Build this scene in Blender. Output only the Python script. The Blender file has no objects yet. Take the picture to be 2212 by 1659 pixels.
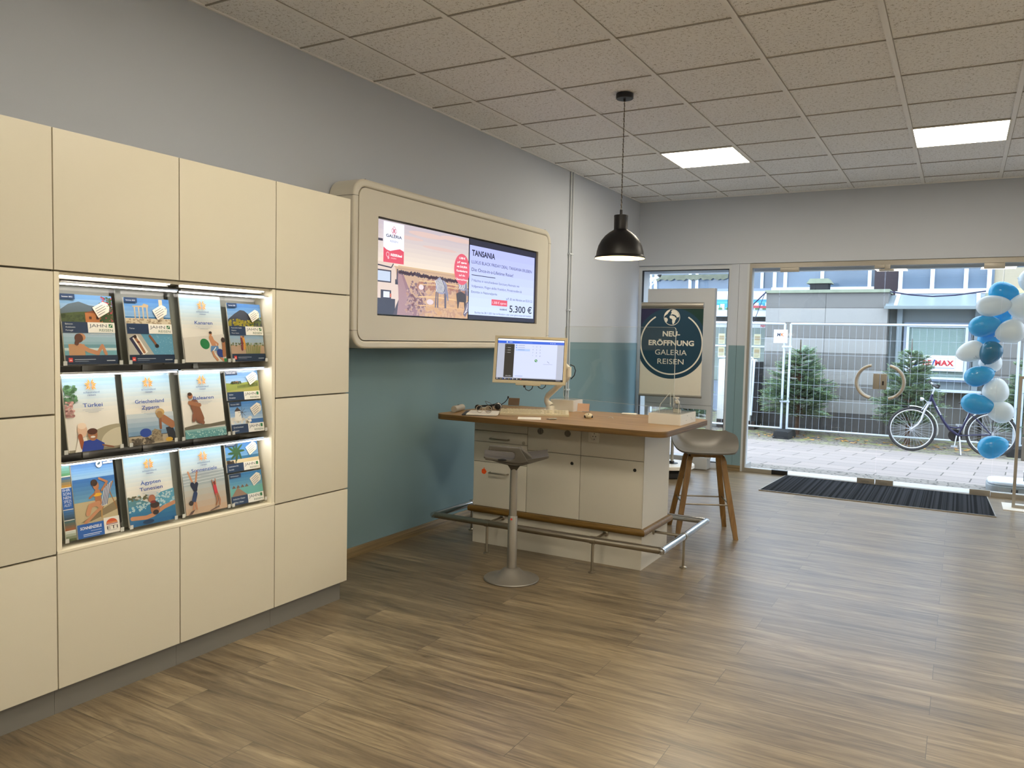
import bpy, bmesh, math, random
from mathutils import Vector, Matrix, Euler
PI = math.pi
SC = bpy.context.scene
COL = SC.collection

# ---------------------------------------------------------------- camera
YAW, PITCH, ROLL, FPX = .5161, -.0597, -.0229, 1706.6
Rz = Matrix.Rotation(YAW, 3, 'Z'); Rx = Matrix.Rotation(PITCH, 3, 'X')
cr, sr = math.cos(ROLL), math.sin(ROLL)
Ry = Matrix(((cr, 0, sr), (0, 1, 0), (-sr, 0, cr)))
RR = Rz @ Rx @ Ry
cam = bpy.data.cameras.new('camera'); cam.sensor_width = 36; cam.lens = 36 * FPX / 2212
cam.clip_end = 200; cam.clip_start = .05
camo = bpy.data.objects.new('camera', cam); COL.objects.link(camo)
M = Matrix.Identity(4)
for r in range(3):
    M[r][0] = RR[r][0]; M[r][1] = RR[r][2]; M[r][2] = -RR[r][1]
M.translation = Vector((3.2478, 0, 1.395))
camo.matrix_world = M
SC.camera = camo

# ---------------------------------------------------------------- world, exposure
W = bpy.data.worlds.new('overcast_sky'); SC.world = W; W.use_nodes = True
nt = W.node_tree; nt.nodes.clear()
bg = nt.nodes.new('ShaderNodeBackground'); wo = nt.nodes.new('ShaderNodeOutputWorld')
tc = nt.nodes.new('ShaderNodeTexCoord'); sep = nt.nodes.new('ShaderNodeSeparateXYZ')
rmp = nt.nodes.new('ShaderNodeValToRGB')
rmp.color_ramp.elements[0].position = 0; rmp.color_ramp.elements[0].color = (.64, .77, .98, 1)
rmp.color_ramp.elements[1].position = .6; rmp.color_ramp.elements[1].color = (.74, .85, 1, 1)
nt.links.new(tc.outputs['Generated'], sep.inputs[0]); nt.links.new(sep.outputs['Z'], rmp.inputs[0])
nt.links.new(rmp.outputs[0], bg.inputs[0]); nt.links.new(bg.outputs[0], wo.inputs[0])
SKY = 2.15
bg.inputs[1].default_value = SKY
LED = 13.0       # ceiling panel emission
LEDCOL = (1, .89, .71)
SC.view_settings.view_transform = 'Standard'
try: SC.view_settings.look = 'None'
except Exception: pass
SC.view_settings.exposure = 1.22
SC.view_settings.gamma = 1
SC.view_settings.use_curve_mapping = False
SC.cycles.use_denoising = True
SC.cycles.max_bounces = 10; SC.cycles.diffuse_bounces = 5; SC.cycles.transparent_max_bounces = 24
SC.cycles.sample_clamp_indirect = 8
SC.cycles.caustics_reflective = False; SC.cycles.caustics_refractive = False

# ---------------------------------------------------------------- materials
def srgb(h):
    h = h.lstrip('#'); c = [int(h[i:i + 2], 16) / 255 for i in (0, 2, 4)]
    return tuple(x / 12.92 if x <= .04045 else ((x + .055) / 1.055) ** 2.4 for x in c)
def mat(name, col, rough=.5, metal=0, noise=0, nscale=8, bump=0, bscale=40, spec=.5, emit=0, coat=0):
    if isinstance(col, str): col = srgb(col)
    m = bpy.data.materials.new(name); m.use_nodes = True; n = m.node_tree.nodes; l = m.node_tree.links
    b = n['Principled BSDF']
    b.inputs['Roughness'].default_value = rough; b.inputs['Metallic'].default_value = metal
    b.inputs['Specular IOR Level'].default_value = spec; b.inputs['Coat Weight'].default_value = coat
    b.inputs['Base Color'].default_value = (*col, 1)
    if noise or bump:
        t = n.new('ShaderNodeTexCoord')
    if noise:
        x = n.new('ShaderNodeTexNoise'); x.inputs['Scale'].default_value = nscale; x.inputs['Detail'].default_value = 5
        l.new(t.outputs['Object'], x.inputs['Vector'])
        mx = n.new('ShaderNodeMix'); mx.data_type = 'RGBA'
        mx.inputs['A'].default_value = (*[c * (1 - noise) for c in col], 1)
        mx.inputs['B'].default_value = (*[min(1, c * (1 + noise)) for c in col], 1)
        l.new(x.outputs['Fac'], mx.inputs['Factor']); l.new(mx.outputs['Result'], b.inputs['Base Color'])
    if bump:
        x2 = n.new('ShaderNodeTexNoise'); x2.inputs['Scale'].default_value = bscale; x2.inputs['Detail'].default_value = 3
        l.new(t.outputs['Object'], x2.inputs['Vector'])
        bp = n.new('ShaderNodeBump'); bp.inputs['Strength'].default_value = bump; bp.inputs['Distance'].default_value = .01
        l.new(x2.outputs['Fac'], bp.inputs['Height']); l.new(bp.outputs['Normal'], b.inputs['Normal'])
    if emit:
        b.inputs['Emission Color'].default_value = (*col, 1); b.inputs['Emission Strength'].default_value = emit
        b.inputs['Base Color'].default_value = (*[c * .1 for c in col], 1)
    return m
_pm = {}
def pm(h, rough=.35, emit=0):
    k = (h, rough, emit)
    if k not in _pm: _pm[k] = mat('print_' + h.lstrip('#'), h, rough, emit=emit, noise=0 if emit else .02, nscale=30)
    return _pm[k]
def clear_mat(name, tint=(.97, .98, .98), rough=.0, ior=1.45):
    m = bpy.data.materials.new(name); m.use_nodes = True; n = m.node_tree.nodes; l = m.node_tree.links
    n.clear(); o = n.new('ShaderNodeOutputMaterial'); mx = n.new('ShaderNodeMixShader'); f = n.new('ShaderNodeFresnel')
    t = n.new('ShaderNodeBsdfTransparent'); g = n.new('ShaderNodeBsdfGlossy')
    ge = n.new('ShaderNodeNewGeometry'); ma = n.new('ShaderNodeMath'); ma.operation = 'MULTIPLY_ADD'
    ma.inputs[1].default_value = 1 / ior - ior; ma.inputs[2].default_value = ior
    l.new(ge.outputs['Backfacing'], ma.inputs[0]); l.new(ma.outputs[0], f.inputs[0])   # same sheen from both faces of a thin sheet
    t.inputs[0].default_value = (*tint, 1); g.inputs['Roughness'].default_value = rough
    l.new(f.outputs[0], mx.inputs[0]); l.new(t.outputs[0], mx.inputs[1]); l.new(g.outputs[0], mx.inputs[2]); l.new(mx.outputs[0], o.inputs[0])
    return m
def node_mat(name):
    m = bpy.data.materials.new(name); m.use_nodes = True
    return m, m.node_tree.nodes, m.node_tree.links, m.node_tree.nodes['Principled BSDF']
def wood_mat(name, c1, c2, rough=.45, scale=(2, 30, 30), noise2=.5):
    m, n, l, b = node_mat(name)
    t = n.new('ShaderNodeTexCoord'); mp = n.new('ShaderNodeMapping'); mp.inputs['Scale'].default_value = scale
    x = n.new('ShaderNodeTexNoise'); x.inputs['Scale'].default_value = 1.5; x.inputs['Detail'].default_value = 8; x.inputs['Distortion'].default_value = .6
    r = n.new('ShaderNodeValToRGB'); r.color_ramp.elements[0].position = .32; r.color_ramp.elements[1].position = .68
    r.color_ramp.elements[0].color = (*srgb(c1), 1); r.color_ramp.elements[1].color = (*srgb(c2), 1)
    l.new(t.outputs['Object'], mp.inputs[0]); l.new(mp.outputs[0], x.inputs['Vector']); l.new(x.outputs['Fac'], r.inputs[0])
    l.new(r.outputs[0], b.inputs['Base Color']); b.inputs['Roughness'].default_value = rough
    return m
def floor_mat():
    m, n, l, b = node_mat('laminate_planks')
    t = n.new('ShaderNodeTexCoord')
    br = n.new('ShaderNodeTexBrick'); br.offset = .37; br.offset_frequency = 2; br.squash = 1
    br.inputs['Scale'].default_value = 1; br.inputs['Brick Width'].default_value = 1.22; br.inputs['Row Height'].default_value = .185
    br.inputs['Mortar Size'].default_value = .0011; br.inputs['Mortar Smooth'].default_value = .2; br.inputs['Bias'].default_value = -.1
    br.inputs['Color1'].default_value = (0, 0, 0, 1); br.inputs['Color2'].default_value = (1, 1, 1, 1); br.inputs['Mortar'].default_value = (.3, .3, .3, 1)
    l.new(t.outputs['Object'], br.inputs['Vector'])
    # grain, shifted plank by plank
    mp = n.new('ShaderNodeMapping'); mp.inputs['Scale'].default_value = (1.1, 13, 1)
    vm = n.new('ShaderNodeVectorMath'); vm.operation = 'SCALE'; vm.inputs['Scale'].default_value = 9
    l.new(br.outputs['Color'], vm.inputs[0]); l.new(vm.outputs[0], mp.inputs['Location']); l.new(t.outputs['Object'], mp.inputs[0])
    g = n.new('ShaderNodeTexNoise'); g.inputs['Scale'].default_value = 1.6; g.inputs['Detail'].default_value = 9; g.inputs['Roughness'].default_value = .62; g.inputs['Distortion'].default_value = 1.1
    l.new(mp.outputs[0], g.inputs['Vector'])
    r = n.new('ShaderNodeValToRGB'); e = r.color_ramp.elements
    e[0].position = .28; e[0].color = (*srgb('#544836'), 1); e[1].position = .74; e[1].color = (*srgb('#ad9c7e'), 1)
    k = r.color_ramp.elements.new(.5); k.color = (*srgb('#86765d'), 1)
    l.new(g.outputs['Fac'], r.inputs[0])
    # fine dark pores
    mp2 = n.new('ShaderNodeMapping'); mp2.inputs['Scale'].default_value = (7, 95, 1)
    l.new(t.outputs['Object'], mp2.inputs[0])
    g2 = n.new('ShaderNodeTexNoise'); g2.inputs['Scale'].default_value = 1.4; g2.inputs['Detail'].default_value = 4
    l.new(mp2.outputs[0], g2.inputs['Vector'])
    r2 = n.new('ShaderNodeValToRGB'); r2.color_ramp.elements[0].position = .34; r2.color_ramp.elements[1].position = .55
    r2.color_ramp.elements[0].color = (.72, .72, .72, 1); r2.color_ramp.elements[1].color = (1, 1, 1, 1)
    l.new(g2.outputs['Fac'], r2.inputs[0])
    m1 = n.new('ShaderNodeMix'); m1.data_type = 'RGBA'; m1.blend_type = 'MULTIPLY'; m1.inputs['Factor'].default_value = .8
    l.new(r.outputs[0], m1.inputs['A']); l.new(r2.outputs[0], m1.inputs['B'])
    # plank tone
    r3 = n.new('ShaderNodeValToRGB'); r3.color_ramp.elements[0].color = (.68, .67, .66, 1); r3.color_ramp.elements[1].color = (1.0, .99, .96, 1)
    l.new(br.outputs['Color'], r3.inputs[0])
    m2 = n.new('ShaderNodeMix'); m2.data_type = 'RGBA'; m2.blend_type = 'MULTIPLY'; m2.inputs['Factor'].default_value = .85
    l.new(m1.outputs['Result'], m2.inputs['A']); l.new(r3.outputs[0], m2.inputs['B'])
    m3 = n.new('ShaderNodeMix'); m3.data_type = 'RGBA'; m3.inputs['B'].default_value = (*srgb('#433c32'), 1)
    l.new(br.outputs['Fac'], m3.inputs['Factor']); l.new(m2.outputs['Result'], m3.inputs['A'])
    l.new(m3.outputs['Result'], b.inputs['Base Color'])
    b.inputs['Roughness'].default_value = .31; b.inputs['Specular IOR Level'].default_value = .75
    bp = n.new('ShaderNodeBump'); bp.inputs['Strength'].default_value = .12; bp.inputs['Distance'].default_value = .002
    l.new(g2.outputs['Fac'], bp.inputs['Height']); l.new(bp.outputs['Normal'], b.inputs['Normal'])
    return m
def tile_mat():
    m, n, l, b = node_mat('mineral_fibre_tile')
    t = n.new('ShaderNodeTexCoord')
    x = n.new('ShaderNodeTexNoise'); x.inputs['Scale'].default_value = 48; x.inputs['Detail'].default_value = 2; x.inputs['Distortion'].default_value = 1.6
    l.new(t.outputs['Object'], x.inputs['Vector'])
    # thin worm-like fissures where the noise crosses its middle
    s = n.new('ShaderNodeMath'); s.operation = 'SUBTRACT'; s.inputs[1].default_value = .5; l.new(x.outputs['Fac'], s.inputs[0])
    a = n.new('ShaderNodeMath'); a.operation = 'ABSOLUTE'; l.new(s.outputs[0], a.inputs[0])
    x2 = n.new('ShaderNodeTexNoise'); x2.inputs['Scale'].default_value = 60; x2.inputs['Detail'].default_value = 1
    l.new(t.outputs['Object'], x2.inputs['Vector'])
    g = n.new('ShaderNodeMath'); g.operation = 'GREATER_THAN'; g.inputs[1].default_value = .54; l.new(x2.outputs['Fac'], g.inputs[0])
    lt = n.new('ShaderNodeMath'); lt.operation = 'LESS_THAN'; lt.inputs[1].default_value = .022; l.new(a.outputs[0], lt.inputs[0])
    mu = n.new('ShaderNodeMath'); mu.operation = 'MULTIPLY'; l.new(g.outputs[0], mu.inputs[0]); l.new(lt.outputs[0], mu.inputs[1])
    mx = n.new('ShaderNodeMix'); mx.data_type = 'RGBA'; mx.inputs['A'].default_value = (*srgb('#f4f5f6'), 1); mx.inputs['B'].default_value = (*srgb('#a8a5a0'), 1)
    l.new(mu.outputs[0], mx.inputs['Factor']); l.new(mx.outputs['Result'], b.inputs['Base Color'])
    b.inputs['Roughness'].default_value = .95; b.inputs['Specular IOR Level'].default_value = .1
    bp = n.new('ShaderNodeBump'); bp.inputs['Strength'].default_value = .3; bp.inputs['Distance'].default_value = .003
    l.new(x.outputs['Fac'], bp.inputs['Height']); l.new(bp.outputs['Normal'], b.inputs['Normal'])
    return m
def wall_mat():
    m, n, l, b = node_mat('two_tone_wall_paint')
    t = n.new('ShaderNodeTexCoord'); sp = n.new('ShaderNodeSeparateXYZ'); l.new(t.outputs['Object'], sp.inputs[0])
    lt = n.new('ShaderNodeMath'); lt.operation = 'LESS_THAN'; lt.inputs[1].default_value = 1.357; l.new(sp.outputs['Z'], lt.inputs[0])
    mx = n.new('ShaderNodeMix'); mx.data_type = 'RGBA'; mx.inputs['A'].default_value = (*srgb('#c0c6d0'), 1); mx.inputs['B'].default_value = (*srgb('#77929b'), 1)
    l.new(lt.outputs[0], mx.inputs['Factor'])
    l.new(mx.outputs['Result'], b.inputs['Base Color']); b.inputs['Roughness'].default_value = .8; b.inputs['Specular IOR Level'].default_value = .25
    x = n.new('ShaderNodeTexNoise'); x.inputs['Scale'].default_value = 160; l.new(t.outputs['Object'], x.inputs['Vector'])
    bp = n.new('ShaderNodeBump'); bp.inputs['Strength'].default_value = .08; bp.inputs['Distance'].default_value = .002
    l.new(x.outputs['Fac'], bp.inputs['Height']); l.new(bp.outputs['Normal'], b.inputs['Normal'])
    return m
def latex(name, col):
    m = mat(name, col, .2, spec=.6); n = m.node_tree.nodes; l = m.node_tree.links
    t = n.new('ShaderNodeBsdfTranslucent'); t.inputs[0].default_value = (*srgb(col), 1)
    x = n.new('ShaderNodeMixShader'); x.inputs[0].default_value = .38; o = n['Material Output']
    l.new(n['Principled BSDF'].outputs[0], x.inputs[1]); l.new(t.outputs[0], x.inputs[2]); l.new(x.outputs[0], o.inputs[0]); return m
MT = dict(
    floor=floor_mat(), tile=tile_mat(), wall=wall_mat(),
    tbar=mat('grid_bar', '#f3f3f2', .6, noise=.03), tee=mat('grid_tee', '#a5a19a', .6, noise=.03),
    base=wood_mat('baseboard_wood', '#6a5a40', '#8c7a58', .5, (25, 1.2, 45)),
    cream=mat('cream_laminate', '#d9d3c0', .42, noise=.012, nscale=5, spec=.4),
    creamd=mat('cream_carcass', '#8d8470', .6, noise=.03),
    plinth=mat('grey_plinth', '#77756f', .45, noise=.03),
    niche=mat('niche_metal', '#99958a', .55, noise=.06), nichew=mat('niche_white', '#ece5cf', .5, noise=.02),
    acrylic=clear_mat('clear_acrylic', (.985, .988, .985), .08, 1.22), glass=clear_mat('window_glass', (.95, .97, .965)),
    guard=clear_mat('guard_acrylic', (.96, .975, .97), ior=1.35),
    acedge=mat('acrylic_edge', '#c9cbc6', .2, noise=.05),
    led=mat('led_strip', (1, .93, .86), emit=7.5), chrome=mat('chrome', '#c4c6c8', .16, 1, noise=.02),
    steel=mat('brushed_steel', '#a9a294', .32, 1, noise=.05), alu=mat('aluminium', '#a7a39a', .4, .8, noise=.04),
    house=mat('housing_paint', '#d8d2c2', .42, noise=.012, nscale=4), seam=mat('dark_seam', '#1c1a17', .7, noise=.05),
    black=mat('black_plastic', '#101013', .45, noise=.05), blackm=mat('black_metal', '#0c0c10', .42, noise=.05),
    blackb=mat('screen_bezel', '#07070a', .25, noise=.02),
    desk=wood_mat('desk_oak_laminate', '#886a42', '#ad8c5f', .38, (2.2, 24, 24)), deske=wood_mat('desk_edge_oak', '#4c3718', '#7a5c2e', .5, (2, 2, 90)),
    isl=mat('island_cream', '#cbc7bb', .45, noise=.012, nscale=5), trimw=wood_mat('trim_wood', '#5e4318', '#7d6029', .35),
    stoolg=mat('grey_plastic_seat', '#4d4941', .5, noise=.03), stoold=mat('stool_base_grey', '#85817a', .42, .35, noise=.04),
    shell=mat('shell_grey', '#57544d', .46, noise=.02), oak=wood_mat('oak_leg', '#73542c', '#927041', .42, (20, 20, 2)),
    white=mat('white_plastic', '#e4e1d8', .4, noise=.01), beige=mat('beige_plastic', '#cdc4a8', .45, noise=.015),
    paper=mat('white_paper', '#efece4', .7, noise=.01), red=mat('red_dot', '#c63a2e', .4, noise=.02), orange=mat('orange_sticker', '#f0591a', .5, noise=.04),
    frame=mat('window_frame_white', '#c6cbd0', .45, noise=.01), post=mat('post_grey', '#a9a39a', .6, noise=.02),
    gold=mat('satin_door_profile', '#a29d93', .38, .5, noise=.03), blue=mat('blue_paint', '#6e9aa6', .7, noise=.01),
    mat=None, rubber=mat('black_rubber', '#1b1c1f', .8, noise=.1, nscale=20),
    galv=mat('galvanised_steel', '#c3ccd6', .45, .35, noise=.06), navy=mat('navy_frame_paint', '#12133c', .3, noise=.03),
    rim=mat('alloy_rim', '#c9c9c9', .3, .7, noise=.03), tyre=mat('tyre_rubber', '#2d2c2e', .8, noise=.08), silver=mat('silver_part', '#c5c9cf', .3, .6, noise=.03),
    bblue=latex('blue_latex', '#30b6e0'), bteal=latex('teal_latex', '#1384ae'), bwhite=latex('white_latex', '#eceeed'),
    fir=mat('fir_needles', '#809882', .7, noise=.35, nscale=6), fir2=mat('fir_tips', '#a3bb80', .7, noise=.25, nscale=6), bark=mat('fir_bark', '#5a4334', .9, noise=.2, nscale=20, bump=.4),
    stoneA=mat('stone_light', '#9c9a97', .85, noise=.08, nscale=22, bump=.1), stoneB=mat('stone_mid', '#777572', .85, noise=.09, nscale=22, bump=.1), stoneC=mat('stone_dark', '#565453', .85, noise=.1, nscale=22, bump=.1),
    moss=mat('mossy_coping', '#8d9481', .9, noise=.25, nscale=9), metalg=mat('grey_cladding', '#7d8789', .5, noise=.04), metalb=mat('bluegrey_metal', '#8490a3', .45, noise=.05),
    zinc=mat('zinc_roof', '#98a5ab', .35, .3, noise=.06, nscale=3), winfr=mat('white_window_frame', '#dfe8f4', .4, noise=.02),
    wing=mat('office_window_glass', '#5b6c7d', .08, noise=.35, nscale=1.3, spec=.8), wing2=mat('shop_window_glass', '#6f7d72', .1, noise=.4, nscale=2.5, spec=.8),  # blotches in the office glass colour stand in for reflections
    blind=None, brickd=mat('dark_brick', '#4a4044', .9, noise=.3, nscale=30),
    cool=mat('cool_white_board', '#bfc2c6', .5, noise=.01), pull=mat('door_pull_metal', '#b9b1a4', .35, .4, noise=.03),
    base2=wood_mat('baseboard_wood_front', '#6a5a40', '#8c7a58', .5, (1.2, 25, 45)),
    pback=mat('pocket_back', '#80827a', .35, noise=.04),
    dark=mat('dark_shadow_gap', '#2b2b2d', .8, noise=.1))  # dark grey shared by gaskets, bolts, buttons, slots and joints
# striped door mat
m_, n_, l_, b_ = node_mat('ribbed_mat')
t_ = n_.new('ShaderNodeTexCoord'); sp_ = n_.new('ShaderNodeSeparateXYZ'); l_.new(t_.outputs['Object'], sp_.inputs[0])
mp_ = n_.new('ShaderNodeMapping'); mp_.inputs['Scale'].default_value = (26, .015, .3); l_.new(t_.outputs['Object'], mp_.inputs[0])
x_ = n_.new('ShaderNodeTexNoise'); x_.inputs['Scale'].default_value = 1.4; x_.inputs['Detail'].default_value = 2; l_.new(mp_.outputs[0], x_.inputs['Vector'])
r_ = n_.new('ShaderNodeValToRGB'); r_.color_ramp.elements[0].position = .44; r_.color_ramp.elements[1].position = .54
r_.color_ramp.elements[0].color = (*srgb('#0e0f11'), 1); r_.color_ramp.elements[1].color = (*srgb('#2f3136'), 1)
l_.new(x_.outputs['Fac'], r_.inputs[0]); l_.new(r_.outputs[0], b_.inputs['Base Color']); b_.inputs['Roughness'].default_value = .95; b_.inputs['Specular IOR Level'].default_value = .08
MT['mat'] = m_
# venetian blind behind glass
m_, n_, l_, b_ = node_mat('slatted_blind')
t_ = n_.new('ShaderNodeTexCoord'); mp_ = n_.new('ShaderNodeMapping'); l_.new(t_.outputs['Object'], mp_.inputs[0])
x_ = n_.new('ShaderNodeTexWave'); x_.bands_direction = 'Z'; x_.inputs['Scale'].default_value = 13; l_.new(mp_.outputs[0], x_.inputs['Vector'])
r_ = n_.new('ShaderNodeValToRGB'); r_.color_ramp.elements[0].color = (*srgb('#93a8a4'), 1); r_.color_ramp.elements[1].color = (*srgb('#b7c9c6'), 1)
l_.new(x_.outputs['Fac'], r_.inputs[0]); l_.new(r_.outputs[0], b_.inputs['Base Color']); b_.inputs['Roughness'].default_value = .3
MT['blind'] = m_
# street paving: pinkish slabs, joints, moss specks
def pave_mat():
    m, n, l, b = node_mat('street_paving')
    t = n.new('ShaderNodeTexCoord'); mp = n.new('ShaderNodeMapping'); mp.inputs['Rotation'].default_value = (0, 0, .06)
    l.new(t.outputs['Object'], mp.inputs[0])
    br = n.new('ShaderNodeTexBrick'); br.offset = .5
    for k, v in {'Scale': 1, 'Brick Width': .62, 'Row Height': .42, 'Mortar Size': .007, 'Mortar Smooth': .1}.items(): br.inputs[k].default_value = v
    br.inputs['Color1'].default_value = (*srgb('#988c86'), 1); br.inputs['Color2'].default_value = (*srgb('#8b817d'), 1); br.inputs['Mortar'].default_value = (*srgb('#4a453f'), 1)
    l.new(mp.outputs[0], br.inputs['Vector'])
    # small cobbles close to the wall and at the shop front
    vo = n.new('ShaderNodeTexVoronoi'); vo.feature = 'DISTANCE_TO_EDGE'; vo.inputs['Scale'].default_value = 11; l.new(t.outputs['Object'], vo.inputs['Vector'])
    rc = n.new('ShaderNodeValToRGB'); rc.color_ramp.elements[0].position = .02; rc.color_ramp.elements[1].position = .10
    rc.color_ramp.elements[0].color = (*srgb('#443f38'), 1); rc.color_ramp.elements[1].color = (*srgb('#877f77'), 1); l.new(vo.outputs['Distance'], rc.inputs[0])
    sp = n.new('ShaderNodeSeparateXYZ'); l.new(t.outputs['Object'], sp.inputs[0])
    # strip mask: y in 9.2..9.75
    a = n.new('ShaderNodeMath'); a.operation = 'SUBTRACT'; a.inputs[1].default_value = 9.5; l.new(sp.outputs['Y'], a.inputs[0])
    a2 = n.new('ShaderNodeMath'); a2.operation = 'ABSOLUTE'; l.new(a.outputs[0], a2.inputs[0])
    a3 = n.new('ShaderNodeMath'); a3.operation = 'LESS_THAN'; a3.inputs[1].default_value = .22; l.new(a2.outputs[0], a3.inputs[0])
    g = n.new('ShaderNodeMath'); g.operation = 'GREATER_THAN'; g.inputs[1].default_value = 13.6; l.new(sp.outputs['Y'], g.inputs[0])
    mx0 = n.new('ShaderNodeMath'); mx0.operation = 'MAXIMUM'; l.new(a3.outputs[0], mx0.inputs[0]); l.new(g.outputs[0], mx0.inputs[1])
    mx = n.new('ShaderNodeMix'); mx.data_type = 'RGBA'; l.new(mx0.outputs[0], mx.inputs['Factor']); l.new(br.outputs['Color'], mx.inputs['A']); l.new(rc.outputs[0], mx.inputs['B'])
    # moss and leaves beyond the fence line
    ns = n.new('ShaderNodeTexNoise'); ns.inputs['Scale'].default_value = 5; ns.inputs['Detail'].default_value = 6; l.new(t.outputs['Object'], ns.inputs['Vector'])
    r4 = n.new('ShaderNodeValToRGB'); r4.color_ramp.elements[0].position = .5; r4.color_ramp.elements[1].position = .62; l.new(ns.outputs['Fac'], r4.inputs[0])
    rng = n.new('ShaderNodeMapRange'); rng.inputs['From Min'].default_value = 13; rng.inputs['From Max'].default_value = 14.4; l.new(sp.outputs['Y'], rng.inputs['Value'])
    mm = n.new('ShaderNodeMath'); mm.operation = 'MULTIPLY'; l.new(r4.outputs[0], mm.inputs[0]); l.new(rng.outputs[0], mm.inputs[1])
    mx2 = n.new('ShaderNodeMix'); mx2.data_type = 'RGBA'; l.new(mm.outputs[0], mx2.inputs['Factor']); l.new(mx.outputs['Result'], mx2.inputs['A']); mx2.inputs['B'].default_value = (*srgb('#8d9060'), 1)
    l.new(mx2.outputs['Result'], b.inputs['Base Color']); b.inputs['Roughness'].default_value = .75
    return m
MT['pave'] = pave_mat()

# ---------------------------------------------------------------- mesh helpers
class MB:
    def __init__(s): s.bm = bmesh.new(); s.mi = 0
    def _f(s, vs):
        try:
            f = s.bm.faces.new(vs); f.material_index = s.mi; return f
        except ValueError: return None
    def box(s, x0, y0, z0, x1, y1, z1, bev=0, M=None):
        b = bmesh.new()
        v = [b.verts.new((x, y, z)) for x in (x0, x1) for y in (y0, y1) for z in (z0, z1)]
        for q in ((0, 1, 3, 2), (4, 6, 7, 5), (0, 4, 5, 1), (2, 3, 7, 6), (0, 2, 6, 4), (1, 5, 7, 3)): b.faces.new([v[i] for i in q])
        if bev: bmesh.ops.bevel(b, geom=b.edges[:], offset=bev, segments=2, profile=.7, affect='EDGES')
        s._merge(b, M); return s
    def _merge(s, b, M=None):
        mp = {}
        for v in b.verts: mp[v] = s.bm.verts.new(M @ v.co if M else v.co)
        for f in b.faces: s._f([mp[v] for v in f.verts])
        b.free()
    def prism(s, pts, a, b, axis='z', bev=0, M=None):
        """extrude a 2-D outline from a to b along an axis"""
        def P(p, h):
            return {'z': (p[0], p[1], h), 'x': (h, p[0], p[1]), 'y': (p[0], h, p[1])}[axis]
        t = bmesh.new()
        lo = [t.verts.new(P(p, a)) for p in pts]; hi = [t.verts.new(P(p, b)) for p in pts]
        n = len(pts); t.faces.new(lo[::-1]); t.faces.new(hi)
        for i in range(n): t.faces.new([lo[i], lo[(i + 1) % n], hi[(i + 1) % n], hi[i]])
        bmesh.ops.recalc_face_normals(t, faces=t.faces)
        if bev:
            es = [e for e in t.edges if len(e.link_faces) == 2 and (len(e.link_faces[0].verts) == n or len(e.link_faces[1].verts) == n)]
            bmesh.ops.bevel(t, geom=es, offset=bev, segments=3, profile=.5, affect='EDGES')
        s._merge(t, M); return s
    def ring(s, outer, inner, a, b, axis='z'):
        def P(p, h): return {'z': (p[0], p[1], h), 'x': (h, p[0], p[1]), 'y': (p[0], h, p[1])}[axis]
        n = len(outer)
        V = [[s.bm.verts.new(P(p, h)) for p in L] for L in (outer, inner) for h in (a, b)]
        ol, oh, il, ih = V
        for i in range(n):
            j = (i + 1) % n
            s._f([ol[i], ol[j], oh[j], oh[i]]); s._f([il[j], il[i], ih[i], ih[j]])
            s._f([oh[i], oh[j], ih[j], ih[i]]); s._f([ol[j], ol[i], il[i], il[j]])
        return s
    def tube(s, pts, r, n=10, closed=False, cap=True):
        pts = [Vector(p) for p in pts]; rs = r if isinstance(r, (list, tuple)) else [r] * len(pts)
        m = len(pts); rings = []
        up = None
        for i, p in enumerate(pts):
            if closed: d = (pts[(i + 1) % m] - pts[i - 1])
            else: d = pts[min(i + 1, m - 1)] - pts[max(i - 1, 0)]
            d.normalize()
            if up is None:
                up = Vector((0, 0, 1)) if abs(d.z) < .9 else Vector((1, 0, 0))
            a = d.cross(up)
            if a.length < 1e-4: a = d.cross(Vector((0, 1, 0)))
            a.normalize(); b = a.cross(d).normalized(); up = b
            rings.append([s.bm.verts.new(p + (a * math.cos(2 * PI * k / n) + b * math.sin(2 * PI * k / n)) * rs[i]) for k in range(n)])
        for i in range(m if closed else m - 1):
            A, B = rings[i], rings[(i + 1) % m]
            for k in range(n): s._f([A[k], A[(k + 1) % n], B[(k + 1) % n], B[k]])
        if cap and not closed: s._f(rings[0][::-1]); s._f(rings[-1])
        return s
    def lathe(s, prof, n=32, c=(0, 0, 0), axis='z', M=None, open_=False):
        rings = []
        for r, h in prof:
            R = []
            for k in range(n):
                a = 2 * PI * k / n; x, y = r * math.cos(a), r * math.sin(a)
                q = {'z': (x, y, h), 'x': (h, x, y), 'y': (x, h, y)}[axis]
                q = Vector(q) + Vector(c)
                R.append(s.bm.verts.new(M @ q if M else q))
            rings.append(R)
        for A, B in zip(rings, rings[1:]):
            for k in range(n): s._f([A[k], A[(k + 1) % n], B[(k + 1) % n], B[k]])
        if prof[0][0] > 1e-4: s._f(rings[0][::-1])
        if prof[-1][0] > 1e-4 and not open_: s._f(rings[-1])
        return s
    def ball(s, c, r, sc=(1, 1, 1), n=12):
        b = bmesh.new(); bmesh.ops.create_uvsphere(b, u_segments=n * 2, v_segments=n, radius=r)
        s._merge(b, Matrix.Translation(c) @ Matrix.Diagonal((*sc, 1))); return s
    def poly(s, pts):
        return s._f([s.bm.verts.new(p) for p in pts])
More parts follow.
